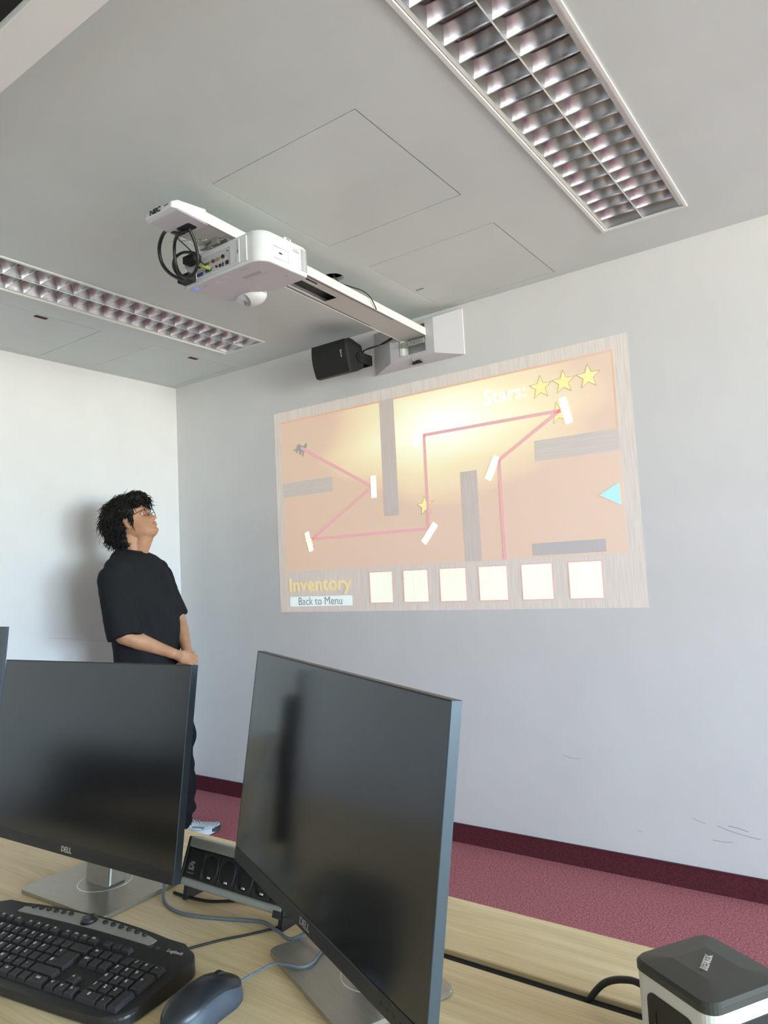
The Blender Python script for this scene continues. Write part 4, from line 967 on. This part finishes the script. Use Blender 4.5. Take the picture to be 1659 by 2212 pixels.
    # small tabs on the rear-left corner
    bm = bmesh.new(); box(bm, L0-0.010, L0+0.006, Y0+0.01, Y0+0.03, 0.004, 0.022, 0.002, 1); finish(bm, 'side_tab', M['white'], t); bm = bmesh.new(); box(bm, L0-0.006, L0+0.004, Y0+0.01, Y0+0.035, 0.050, 0.075, 0.002, 1); finish(bm, 'side_tab', M['white'], t)
    # plugs
    for x0_, z0_ in ((-0.120, 0.078), (-0.150, 0.018)):
        bm = bmesh.new(); box(bm, x0_-0.030, x0_+0.028, yr-0.040, yr-0.005, z0_-0.013, z0_+0.013, 0.003, 2); finish(bm, 'cable_plug', M['blackmatte'], t)
    bm = bmesh.new(); cyl(bm, (-0.070, yr-0.040, 0.040), (-0.046, yr-0.006, 0.030), 0.0055, 0.0065, 14); finish(bm, 'jack_plug', M['green'], t, True)
projector()
for pts, r, lb in (
    ([(1.955, -1.51, 2.478), (1.95, -1.505, 2.478), (1.927, -1.515, 2.478), (1.861, -1.51, 2.51), (1.799, -1.49, 2.484), (1.781, -1.47, 2.439), (1.803, -1.455, 2.396), (1.851, -1.445, 2.361), (1.881, -1.44, 2.352)], 0.0064, 'outermost thick black cable looping from arm end to projector'),
    ([(1.965, -1.505, 2.478), (1.967, -1.505, 2.478), (1.938, -1.505, 2.478), (1.904, -1.5, 2.478), (1.867, -1.48, 2.458), (1.854, -1.465, 2.41), (1.864, -1.455, 2.372), (1.899, -1.455, 2.35), (1.941, -1.455, 2.356), (1.972, -1.465, 2.391), (1.975, -1.48, 2.444), (1.977, -1.5, 2.475), (1.978, -1.505, 2.478), (1.972, -1.5, 2.478)], 0.0056, 'black cable forming a tall closed loop behind the projector'),
    ([(1.949, -1.44, 2.419), (1.932, -1.445, 2.431), (1.885, -1.455, 2.445), (1.845, -1.46, 2.435), (1.836, -1.46, 2.405), (1.846, -1.45, 2.377), (1.881, -1.445, 2.356)], 0.005, 'small round black cable loop at the projector plug'),
    ([(1.95, -1.505, 2.478), (1.944, -1.505, 2.478), (1.904, -1.495, 2.478), (1.915, -1.46, 2.45), (1.953, -1.435, 2.396), (1.97, -1.43, 2.379)], 0.0022, 'thin black audio cable with green plug at the projector'),
):
    cable('projector_cable', pts, r, M['cable'], None, lb, 'cable')
cable('ceiling_wire', [(1.935, -0.69, 2.60), (1.950, -0.665, 2.565), (1.980, -0.63, 2.548), (2.015, -0.59, 2.532), (2.034, -0.560, 2.510), (2.036, -0.530, 2.480), (2.032, -0.510, 2.464)], 0.0026, M['cable'], None, 'thin black wire from the round ceiling hole over the projector arm', 'cable')
cable('metal_hook', [(1.836, -1.47, 2.492), (1.893, -1.47, 2.477), (1.963, -1.47, 2.459), (2.014, -1.47, 2.446), (2.02, -1.47, 2.441), (1.997, -1.47, 2.446)], 0.0022, M['metal'], None, 'small bent metal rod hanging under the arm end', 'hook')
# ==PERSON==

# ------------------------------------------------------------------ the standing person
def remeshed(bm, name, m, parent, voxel, smooth_it=2, disp=None):
    me = bpy.data.meshes.new('tmp'); bm.to_mesh(me); bm.free()
    o = bpy.data.objects.new('tmp', me); COL.objects.link(o)
    md = o.modifiers.new('r', 'REMESH'); md.mode = 'VOXEL'; md.voxel_size = voxel; md.adaptivity = 0
    if smooth_it:
        s = o.modifiers.new('s', 'SMOOTH'); s.factor = 0.5; s.iterations = smooth_it
    dg = bpy.context.evaluated_depsgraph_get(); dg.update()
    me2 = bpy.data.meshes.new_from_object(o.evaluated_get(dg)); bpy.data.objects.remove(o); bpy.data.meshes.remove(me)
    if disp:
        ns = [v.normal.copy() for v in me2.vertices]
        for v, n in zip(me2.vertices, ns): v.co += n*disp(v.co, n)
    me2.materials.clear(); me2.materials.append(m)
    for p in me2.polygons: p.use_smooth = True; p.material_index = 0
    me2.name = name
    r = bpy.data.objects.new(name, me2); COL.objects.link(r); r.parent = parent
    return r
def ell(bm, c, r, rot=None, seg=24):
    q = bmesh.ops.create_uvsphere(bm, u_segments=seg, v_segments=seg//2, radius=1.0)
    for v in q['verts']:
        p = Vector((v.co.x*r[0], v.co.y*r[1], v.co.z*r[2]))
        if rot is not None: p = rot @ p
        v.co = p+Vector(c)
def limb(bm, pts, seg=20):
    # pts: (position, radius) chain of tapered capsules
    for (a, ra), (b, rb) in zip(pts[:-1], pts[1:]): cyl(bm, a, b, ra, rb, seg)
    for a, ra in pts: ell(bm, a, (ra, ra, ra), seg=seg)
def loft(bm, rings, n=40, e=2.4, sub=1, tilt=None):
    # rings: (centre, half-width, half-depth, width direction angle in xy)
    if sub > 1:
        K = [Vector((*c, 0)) for c, a, b, th in rings]; out_ = []
        P1 = catmull([Vector(c) for c, a, b, th in rings], sub); P2 = catmull([Vector((a, b, th)) for c, a, b, th in rings], sub)
        rings = [(tuple(u_), v_.x, v_.y, v_.z) for u_, v_ in zip(P1, P2)]
    rows = []
    for c, a, b, th in rings:
        row = []
        for k in range(n):
            t = 2*PI*k/n; cx, sy = math.cos(t), math.sin(t)
            x = math.copysign(abs(cx)**(2/e), cx)*a; y = math.copysign(abs(sy)**(2/e), sy)*b
            dx, dy_ = x*math.cos(th)-y*math.sin(th), x*math.sin(th)+y*math.cos(th)
            dz = 0 if tilt is None else -(dx*tilt[0].x+dy_*tilt[0].y)*tilt[1]*max(0, min(1, (c[2]-tilt[2])/(tilt[3]-tilt[2])))
            row.append(bm.verts.new((c[0]+dx, c[1]+dy_, c[2]+dz)))
        rows.append(row)
    for i in range(len(rows)-1):
        for k in range(n): bm.faces.new((rows[i][k], rows[i][(k+1) % n], rows[i+1][(k+1) % n], rows[i+1][k]))
    bm.faces.new(rows[0][::-1]); bm.faces.new(rows[-1])

def interp(tab, z):
    if z <= tab[0][0]: return tab[0][1:]
    for a, b in zip(tab[:-1], tab[1:]):
        if z <= b[0]:
            t = (z-a[0])/(b[0]-a[0]); t = t*t*(3-2*t)*0.5+t*0.5
            return tuple(p+(q-p)*t for p, q in zip(a[1:], b[1:]))
    return tab[-1][1:]
HEAD = [(-.122, .070, .030, .016), (-.114, .086, .010, .030), (-.098, .096, -.020, .044), (-.080, .094, -.050, .054), (-.060, .094, -.070, .061), (-.040, .090, -.088, .066), (-.015, .085, -.100, .070),
        (.010, .083, -.106, .073), (.035, .090, -.107, .075), (.060, .086, -.103, .073), (.085, .072, -.092, .066), (.105, .048, -.072, .052), (.118, .020, -.045, .034), (.124, .000, -.020, .012)]
def head_point(z, th):
    xf, xb, yw = interp(HEAD, z)
    cx = (xf+xb)/2 if z > -0.03 else (xf+xb)/2
    # widest point sits behind the middle; the front narrows towards the face
    c, s = math.cos(th), math.sin(th)
    rx = (xf-xb)/2
    e = 2.25 if c > 0 else 2.1
    x = math.copysign(abs(c)**(2/e), c)*rx; y = math.copysign(abs(s)**(2/e), s)*yw
    if z < 0.02 and c > 0: y *= 1-0.16*c*c*min(1, (0.02-z)/0.09)
    p = Vector((cx+x, y, z))
    if c > 0:
        G = lambda v, m, s_: math.exp(-((v-m)/s_)**2)
        front = c**2
        # nose
        if z > -0.052 and z < 0.02:
            t = (0.014-z)/0.054; h = 0.030*max(0, min(1, t))**1.25
            if z < -0.040: h *= max(0, 1-((-0.040-z)/0.010)**2)
            wd = 0.0075+0.0075*max(0, min(1, t))**2
            p.x += h*G(y, 0, wd)
        p.x += 0.005*G(y, 0.0125, 0.006)*G(z, -0.037, 0.008)+0.005*G(y, -0.0125, 0.006)*G(z, -0.037, 0.008)
        # sockets, brows, cheeks
        for sgn in (-1, 1):
            p.x -= 0.011*G(y, sgn*0.031, 0.015)*G(z, 0.000, 0.012)
            p.x += 0.004*G(y, sgn*0.030, 0.018)*G(z, 0.022, 0.007)
            p.x += 0.003*G(y, sgn*0.040, 0.015)*G(z, -0.028, 0.014)
        # lips
        p.x += 0.0075*G(y, 0, 0.020)*G(z, -0.060, 0.0055)+0.0075*G(y, 0, 0.017)*G(z, -0.0735, 0.0065)
        p.x -= 0.0055*G(y, 0, 0.022)*G(z, -0.0665, 0.0022)
        p.x -= 0.004*G(y, 0, 0.02)*G(z, -0.084, 0.005)
        p.x += 0.005*G(y, 0, 0.018)*G(z, -0.100, 0.010)
    return p
HM = Matrix.Translation((-0.176, 0.0, 1.642)) @ Matrix.Rotation(math.radians(-22), 4, 'Z') @ Matrix.Rotation(math.radians(-24), 4, 'Y') @ Matrix.Scale(1.07, 4)

def person():
    t = thing('person', 'standing person in black t-shirt and trousers, hands clasped, looking up at the picture', 'person', (0.60, -0.56, 0), math.radians(52.35))
    BETA = math.radians(58)
    F = Vector((math.sin(BETA), -math.cos(BETA), 0)); Rt = Vector((-math.cos(BETA), -math.sin(BETA), 0))
    wa = math.atan2(Rt.y, Rt.x)   # width direction angle
    # ---- body: one continuous skin surface
    bm = bmesh.new()
    rows = []; nz, na = 96, 120
    for i in range(nz+1):
        z = -0.122+0.246*i/nz; rows.append([bm.verts.new(HM @ head_point(z, 2*PI*k/na)) for k in range(na)])
    for i in range(nz):
        for k in range(na): bm.faces.new((rows[i][k], rows[i][(k+1) % na], rows[i+1][(k+1) % na], rows[i+1][k]))
    bm.faces.new(rows[0][::-1]); bm.faces.new(rows[-1])
    hp = lambda x, y, z: HM @ Vector((x, y, z))
    # neck
    limb(bm, [(Vector((-0.176, 0, 1.40)), 0.062), (Vector((-0.178, 0, 1.47)), 0.058), (hp(-0.035, 0, -0.055), 0.056)], 28)
    cyl(bm, (-0.150, -0.005, 1.46), hp(0.045, 0, -0.085), 0.045, 0.040, 24)
    # ears
    for s in (-1, 1):
        R = (HM.to_3x3().normalized() @ Matrix.Rotation(s*0.35, 3, 'Z') @ Matrix.Rotation(-0.15, 3, 'Y'))
        ell(bm, hp(-0.012, s*0.077, -0.014), (0.018, 0.0075, 0.031), R); ell(bm, hp(-0.008, s*0.072, -0.036), (0.010, 0.008, 0.012), R)
    # torso inside the shirt
    loft(bm, [((-0.11, 0.0, 0.84), .15, .10, wa), ((-0.12, 0, 1.05), .15, .105, wa), ((-0.135, 0, 1.25), .165, .105, wa), ((-0.155, 0, 1.36), .16, .09, wa), ((-0.168, 0, 1.43), .075, .065, wa)])
    RS = Vector((-0.262, -0.140, 1.345)); RE = Vector((-0.218, -0.225, 1.045)); RW = Vector((0.020, -0.135, 0.928))
    LS = Vector((-0.048, 0.150, 1.345)); LE = Vector((0.050, 0.170, 1.085)); LWr = Vector((0.088, -0.020, 0.925))
    d = (RW-RE)
    limb(bm, [(RS, .055), (RE, .044), (RE+d*0.30, .043), (RE+d*0.7, .032), (RW, .0265)], 24)
    d = (LWr-LE)
    limb(bm, [(LS, .055), (LE, .042), (LE+d*0.30, .040), (LE+d*0.7, .031), (LWr, .026)], 24)
    # left hand: palm hangs down below the wrist, fingers curled
    fl = lambda pts, r0, r1: limb(bm, [(Vector(p), r0+(r1-r0)*i/(len(pts)-1)) for i, p in enumerate(pts)], 12)
    PL = Vector((0.078, -0.055, 0.872)); cyl(bm, LWr, PL, 0.024, 0.030, 16); ell(bm, PL, (0.032, 0.022, 0.042))
    for k in range(4):
        o = Vector((-0.010-0.012*k, -0.006+0.004*k, 0)); fl([PL+o+Vector((0.018, -0.010, -0.018)), PL+o+Vector((-0.006, -0.022, -0.052)), PL+o+Vector((-0.030, -0.018, -0.058)), PL+o+Vector((-0.040, 0.000, -0.048))], 0.0092, 0.0076)
    fl([PL+Vector((-0.010, -0.010, 0.012)), PL+Vector((-0.040, -0.028, -0.006)), PL+Vector((-0.058, -0.026, -0.026))], 0.0105, 0.0082)
    # right hand: laid over the left wrist, fingers wrapping round its far side
    hd = Vector((0.92, 0.18, -0.36)).normalized()
    PR = RW+hd*0.045+Vector((0, -0.012, 0))
    cyl(bm, RW, PR, 0.026, 0.030, 16)
    Rr = hd.to_track_quat('X', 'Z').to_matrix()
    ell(bm, PR+hd*0.012, (0.048, 0.019, 0.036), Rr)
    dn = (Rr @ Vector((0, 0, -1))); ins = Vector((0.1, 0.95, 0)).normalized()
    for k in range(4):
        b_ = PR+hd*(0.052-0.004*abs(k-1))-dn*(0.026-0.0165*k)
        L_ = (0.030, 0.033, 0.031, 0.025)[k]
        p1 = b_+hd*L_*0.75+dn*0.010+ins*0.012; p2 = p1+ins*L_*0.8+dn*0.012-hd*0.002; p3 = p2+ins*L_*0.5-hd*0.014+dn*0.004
        fl([PR+hd*0.02-dn*(0.018-0.012*k), b_, p1, p2, p3], 0.0098, 0.0078)
    fl([PR-dn*0.018-hd*0.01, PR-dn*0.030+hd*0.018+ins*0.012, PR-dn*0.030+hd*0.040+ins*0.030, PR-dn*0.022+hd*0.050+ins*0.046], 0.0120, 0.0085)
    # legs and pelvis inside the trousers
    HRr, KR, AR = Vector((-0.135, -0.075, 0.86)), Vector((0.010, -0.120, 0.47)), Vector((0.025, -0.125, 0.075))
    HL, KL, AL = Vector((-0.060, 0.070, 0.86)), Vector((0.028, 0.060, 0.47)), Vector((-0.125, 0.050, 0.075))
    for a, b_, c in ((HRr, KR, AR), (HL, KL, AL)): limb(bm, [(a, .075), (b_, .050), (c, .034)], 20)
    body = remeshed(bm, 'body', M['skin'], t, 0.0034, 1)
    # ---- eyes, brows, glasses
    for s in (-1, 1):
        bm = bmesh.new(); bmesh.ops.create_uvsphere(bm, u_segments=20, v_segments=12, radius=0.0120)
        bm.transform(HM @ Matrix.Translation((0.0640, s*0.0305, 0.000))); ey = finish(bm, 'eye', M['eye'], t, True)
        bm = bmesh.new(); bmesh.ops.create_uvsphere(bm, u_segments=16, v_segments=10, radius=0.0064)
        bm.transform(HM @ Matrix.Translation((0.0712, s*0.0290, 0.0020))); finish(bm, 'iris', M['iris'], ey, True)
        for zz, rr in ((0.0075, 0.0036), (-0.0078, 0.0026)):
            bm = bmesh.new(); tube(bm, [HM @ Vector((0.0765-0.010*q*q-(0.002 if zz < 0 else 0), s*(0.0305+0.0145*q), zz*(1-0.75*q*q))) for q in (-1, -.5, 0, .5, 1)], rr, 8)
            finish(bm, 'eyelid', M['skin'], t, True)
        bm = bmesh.new(); tube(bm, [HM @ Vector((0.080-abs(q)*0.010-0.004, s*(0.014+0.034*q), 0.0225+0.004*math.sin(PI*q*0.7))) for q in (0, .25, .5, .75, 1)], 0.0028, 6)
        finish(bm, 'eyebrow', M['hair'], t, True)
    bm = bmesh.new(); tube(bm, [HM @ Vector((0.1015-abs(q)*0.012, 0.019*q, -0.0605-0.0018*abs(q))) for q in (-1, -.5, 0, .5, 1)], 0.0034, 8)
    tube(bm, [HM @ Vector((0.1010-abs(q)*0.012, 0.017*q, -0.0725+0.003*abs(q))) for q in (-1, -.5, 0, .5, 1)], 0.0042, 8); finish(bm, 'lips', M['lip'], t, True)
    bm = bmesh.new()
    for s in (-1, 1):
        c = HM @ Vector((0.097, s*0.0335, -0.003)); nrm = HM.to_3x3() @ Vector((1, s*0.12, -0.05)); ax = HM.to_3x3() @ Vector((0, 1, 0))
        ring(bm, c, nrm, 0.0255, 0.0017, 36, 6, sx=1.0, sy=0.92, ax=ax)
        tube(bm, [HM @ Vector((0.094, s*0.0585, 0.004)), HM @ Vector((0.085, s*0.068, 0.006)), HM @ Vector((0.04, s*0.077, 0.003)), HM @ Vector((-0.004, s*0.079, 0.004)), HM @ Vector((-0.022, s*0.077, -0.012))], 0.0018, 6)
    tube(bm, [HM @ Vector((0.098, -0.0095, 0.002)), HM @ Vector((0.102, 0, 0.005)), HM @ Vector((0.098, 0.0095, 0.002))], 0.0012, 6)
    gl = finish(bm, 'spectacles', M['frame'], t, True)
    for s in (-1, 1):
        bm = bmesh.new(); c = HM @ Vector((0.097, s*0.0335, -0.003)); nrm = (HM.to_3x3() @ Vector((1, s*0.12, -0.05))).normalized(); ax = (HM.to_3x3() @ Vector((0, 1, 0))).normalized(); ay = nrm.cross(ax)
        for off in (0,):
            f = [bm.verts.new(c+(ax*math.cos(2*PI*k/32)+ay*math.sin(2*PI*k/32)*0.92)*0.0265) for k in range(32)]; bm.faces.new(f)
        finish(bm, 'lens', M['lens'], gl)
    bm = bmesh.new(); ring(bm, HM @ Vector((-0.004, -0.083, -0.050)), HM.to_3x3() @ Vector((0.5, 1, 0)), 0.0065, 0.0011, 20, 6); finish(bm, 'earring', M['metal'], t, True)
    # ---- hair: a mass over the skull and many curly strands
    def hair_off(p):   # thickness above the skull at a head-local direction
        return 0.0
    bm = bmesh.new()
    R3 = HM.to_3x3().normalized()
    for c, r in (((-0.022, 0, 0.078), (0.094, 0.086, 0.062)), ((-0.068, 0, 0.040), (0.078, 0.088, 0.078)), ((-0.085, 0, -0.015), (0.066, 0.082, 0.064)), ((-0.092, 0, -0.065), (0.048, 0.068, 0.050)),
                 ((-0.085, 0, -0.105), (0.034, 0.056, 0.040)), ((0.048, 0, 0.095), (0.054, 0.070, 0.038)), ((0.082, -0.024, 0.070), (0.030, 0.038, 0.026)), ((0.082, 0.022, 0.070), (0.030, 0.038, 0.026)), ((0.062, -0.052, 0.052), (0.022, 0.022, 0.024)), ((-0.080, -0.020, -0.128), (0.026, 0.040, 0.026)), ((-0.066, -0.040, -0.095), (0.024, 0.028, 0.036)), ((-0.066, 0.040, -0.095), (0.024, 0.028, 0.036)),
                 ((0.012, -0.068, 0.045), (0.038, 0.018, 0.048)), ((0.012, 0.068, 0.045), (0.038, 0.018, 0.048)), ((0.024, -0.074, 0.010), (0.013, 0.009, 0.034)), ((0.024, 0.074, 0.010), (0.013, 0.009, 0.034)), ((-0.110, 0.0, 0.030), (0.045, 0.070, 0.070)), ((-0.120, 0.0, -0.030), (0.036, 0.062, 0.050)),
                 ((-0.050, -0.070, 0.000), (0.034, 0.022, 0.050)), ((-0.050, 0.070, 0.000), (0.034, 0.022, 0.050))):
        ell(bm, HM @ Vector(c), tuple(q*1.05 for q in r), R3, 28)
    def hdisp(co, n):
        return 0.010*noise.noise(co*34)+0.007*noise.noise(co*70+Vector((3, 1, 7)))+0.004*noise.noise(co*130)
    hair = remeshed(bm, 'hair', M['hair'], t, 0.0048, 1, hdisp)
    rnd = random.Random(11)
    cand = []
    hv = [(v.co.copy(), v.normal.copy()) for v in hair.data.vertices]
    Hinv = HM.inverted()
    bm = bmesh.new()
    down = Vector((0, 0, -1))
    back = (HM.to_3x3() @ Vector((-1, 0, 0))).normalized(); front = -back
    for i in range(1700):
        co, n = hv[rnd.randrange(len(hv))]; l = Hinv @ co
        if l.x > 0.035 and l.z < 0.048: continue
        if l.x > 0.040: flow = front*0.55+down*0.75
        elif l.z > 0.06: flow = (back if rnd.random() < 0.5 else front)*0.9
        else: flow = down*0.95+back*0.10
        flow = flow+Vector((rnd.gauss(0, .30), rnd.gauss(0, .30), rnd.gauss(0, .22))); flow = (flow-n*flow.dot(n)*0.75).normalized()
        side = flow.cross(n); side = side.normalized() if side.length > 1e-4 else Vector((1, 0, 0))
        wild = rnd.random() < 0.13
        Ls = rnd.uniform(0.030, 0.062) if l.z > -0.06 else rnd.uniform(0.018, 0.032)
        R0 = rnd.uniform(0.0035, 0.0075); tw = rnd.uniform(3.5, 7.5); ph = rnd.uniform(0, 6.3)
        p = co-n*0.003; pts = []
        for k in range(10):
            s = k/9; lift = (0.010+0.016*s if wild else 0.005*math.sin(PI*s))
            pts.append(p+flow*(Ls*s)+side*(math.sin(ph+tw*s)-math.sin(ph))*R0+n*(lift+(math.cos(ph+tw*s)-math.cos(ph))*R0*0.5)+down*(Ls*0.18*s*s))
        rr = rnd.uniform(0.0007, 0.0011) if wild else rnd.uniform(0.0016, 0.0034)
        tube(bm, pts, rr, 5, per=2, radii=lambda q, rr=rr: rr*(1-0.8*q*q))
    st = tag(finish(bm, 'hair_strands', M['hair'], hair, True), kind='stuff')
    # ---- t-shirt
    bm = bmesh.new()
    loft(bm, [((-0.122, 0.0, 0.835), .192, .146, wa), ((-0.120, 0, 0.95), .194, .150, wa), ((-0.122, 0, 1.08), .198, .150, wa), ((-0.130, 0, 1.20), .205, .142, wa), ((-0.142, 0, 1.30), .212, .128, wa), ((-0.152, 0, 1.365), .206, .112, wa),
              ((-0.158, 0, 1.410), .196, .104, wa), ((-0.163, 0, 1.442), .168, .096, wa), ((-0.169, 0.0, 1.466), .126, .084, wa), ((-0.176, 0, 1.480), .073, .069, wa), ((-0.177, 0, 1.484), .066, .064, wa)], 48, 2.2, 4, (F, 0.22, 1.36, 1.47))
    ell(bm, (-0.240, -0.115, 1.388), (.078, .085, .064)); ell(bm, (-0.222, -0.085, 1.400), (.085, .085, .056)); ell(bm, (-0.068, 0.080, 1.384), (.070, .075, .052))
    limb(bm, [(RS+Vector((0.03, 0.02, 0.005)), .070), (RS+Vector((-0.008, -0.01, -0.02)), .078)], 28)
    cyl(bm, RS+Vector((-0.008, -0.01, -0.02)), Vector((-0.212, -0.215, 1.035)), 0.079, 0.085, 28)
    limb(bm, [(LS+Vector((-0.02, -0.02, 0.012)), .060), (LS+Vector((0.005, 0.0, -0.01)), .068)], 28)
    cyl(bm, LS+Vector((0.005, 0, -0.01)), Vector((0.038, 0.168, 1.105)), 0.068, 0.062, 28)
    def tdisp(co, n):
        # hanging folds running down from the shoulders, softened at the chest
        f = math.sin((co.x*1.2+co.y*0.9)*38+co.z*9+2.2*noise.noise(co*5)); k = max(0, min(1, (1.33-co.z)/0.25))
        return 0.0095*f*k*(0.5+noise.noise(co*4+Vector((9, 2, 1))))+0.005*noise.noise(Vector((co.x*9, co.y*9, co.z*4)))+0.0015*noise.noise(co*40)
    shirt = remeshed(bm, 'tshirt', M['tshirt'], t, 0.0060, 7, tdisp)
    bm = bmesh.new(); ring(bm, (-0.175, 0, 1.480), (0.187, -0.117, 1), 0.068, 0.0065, 40, 8, sx=1.0, sy=0.94, ax=(math.cos(wa), math.sin(wa), 0)); finish(bm, 'collar', M['tshirt'], shirt, True)
    # ---- trousers
    bm = bmesh.new()
    loft(bm, [((-0.075, 0.0, 0.74), .155, .120, wa), ((-0.10, 0, 0.86), .165, .125, wa), ((-0.115, 0, 0.96), .160, .115, wa)])
    limb(bm, [(HRr, .100), (KR, .098), (AR+Vector((0.004, 0, 0.07)), .082), (AR+Vector((0.000, 0, 0.035)), .076)], 28)
    limb(bm, [(HL, .100), (KL, .100), (AL+Vector((0.01, 0, 0.07)), .082), (AL+Vector((0.01, 0, 0.045)), .080)], 28)
    def pdisp(co, n):
        low = max(0, min(1, (0.55-co.z)/0.45))
        return 0.007*low*math.sin(co.z*55+3*noise.noise(co*7))+0.010*noise.noise(Vector((co.x*7, co.y*7, co.z*5)))
    remeshed(bm, 'trousers', M['pants'], t, 0.008, 3, pdisp)
    # ---- shoes
    for A_, ang, nm in ((AR, 0.10, 0), (AL, 0.30, 1)):
        Sm = Matrix.Translation((A_.x, A_.y, 0)) @ Matrix.Rotation(ang, 4, 'Z')
        bm = bmesh.new()
        # x forward; rings across
        prof = [(-0.085, .018, .030, .050), (-0.070, .030, .033, .078), (-0.03, .033, .035, .098), (0.01, .034, .036, .100), (0.05, .037, .038, .082), (0.09, .043, .040, .064), (0.13, .048, .040, .052), (0.165, .044, .036, .046), (0.190, .028, .030, .036)]
        rows = []
        for x_, wd, zb, zt in prof:
            row = []
            for k in range(24):
                a = 2*PI*k/24; row.append(bm.verts.new((x_, math.cos(a)*wd, 0.020+(zt-0.020)*0.5+math.sin(a)*(zt-0.020)*0.5)))
            rows.append(row)
        for i in range(len(rows)-1):
            for k in range(24): bm.faces.new((rows[i][k], rows[i][(k+1) % 24], rows[i+1][(k+1) % 24], rows[i+1][k]))
        bm.faces.new(rows[0]); bm.faces.new(rows[-1]); bm.transform(Sm); sh = finish(bm, 'shoe', M['shoe'], t, True)
        so = []
        for k in range(40):
            a = 2*PI*k/40; cx_, sy_ = math.cos(a), math.sin(a); x_ = 0.053+0.150*math.copysign(abs(cx_)**0.75, cx_); wd = 0.040+0.010*max(0, min(1, (x_-0.0)/0.12)); so.append((x_, math.copysign(abs(sy_)**0.75, sy_)*wd))
        bm = bmesh.new(); lo, hi = prism(bm, so, 0.0, 0.028, 'z', 0.004, 2)
        for v in bm.verts:
            if v.co.x > 0.13: v.co.z += 0.55*(v.co.x-0.13)**1.2*0.6
            if v.co.x < -0.04: v.co.z += 0.004 if v.co.z > 0.02 else 0.0
        bm.transform(Sm); finish(bm, 'shoe_sole', M['sole'], sh)
        bm = bmesh.new(); prism(bm, [(x_*1.0 + (0.004 if x_ > 0.15 else 0), y_*1.01) for x_, y_ in so if x_ > 0.145], 0.010, 0.034, 'z', 0.003, 1)
        bm.transform(Sm); finish(bm, 'toe_guard', M['shoedark'], sh)
        def surf(x_, y_):
            for (x0, w0, b0, t0), (x1, w1, b1, t1) in zip(prof[:-1], prof[1:]):
                if x0 <= x_ <= x1:
                    q = (x_-x0)/(x1-x0); wd = w0+(w1-w0)*q; zt = t0+(t1-t0)*q; h = (zt-0.020)/2
                    return 0.020+h+h*math.sqrt(max(0, 1-(y_/wd)**2))
            return 0.05
        bm = bmesh.new()
        for k in range(5):
            x_ = 0.035+0.016*k; tube(bm, [(x_+0.004*abs(y_)/0.02, y_, surf(x_, y_)+0.0015) for y_ in (-0.024, -0.012, 0, 0.012, 0.024)], 0.0028, 6, per=3)
        tube(bm, [(0.020, -0.004, 0.100), (0.004, -0.022, 0.108), (0.030, -0.030, 0.098), (0.036, -0.006, 0.092)], 0.0018, 6)
        bm.transform(Sm); finish(bm, 'shoelace', M['sole'], sh, True)
        # overlays on the visible side
        for s in (-1, 1):
            def sp(x_, hfrac):
                for (x0, w0, b0, t0), (x1, w1, b1, t1) in zip(prof[:-1], prof[1:]):
                    if x0 <= x_ <= x1:
                        q = (x_-x0)/(x1-x0); wd = w0+(w1-w0)*q; zt = t0+(t1-t0)*q; h = (zt-0.020)/2; a = -0.5+hfrac*1.7
                        return Vector((x_, s*math.cos(a)*(wd+0.001), 0.020+h+math.sin(a)*(h+0.001)))
                return Vector((x_, 0, .05))
            bm = bmesh.new()
            tube(bm, [sp(0.10, .15), sp(0.06, .25), (sp(0.045, .55)), sp(0.055, .8)], 0.0042, 6); tube(bm, [sp(0.015, .2), sp(0.02, .5), sp(0.03, .8)], 0.0040, 6); tube(bm, [sp(-0.04, .25), sp(-0.035, .6), sp(-0.02, .85)], 0.0040, 6)
            tube(bm, [sp(0.11, .2), sp(0.14, .35), sp(0.16, .3)], 0.0035, 6); bm.transform(Sm); finish(bm, 'shoe_overlay', M['sole'], sh, True)
            bm = bmesh.new(); tube(bm, [sp(0.095, .18), sp(0.070, .22), sp(0.052, .45), sp(0.056, .65)], 0.0016, 6); tube(bm, [sp(-0.05, .3), sp(-0.03, .55), sp(-0.045, .6)], 0.0014, 6); bm.transform(Sm); finish(bm, 'shoe_stripe', M['shoedark'], sh, True)
            bm = bmesh.new(); tube(bm, [sp(0.06, .35), sp(0.08, .40), sp(0.105, .42), sp(0.12, .40)], 0.0048, 6); bm.transform(Sm); finish(bm, 'shoe_panel', M['shoegrey'], sh, True)
person()
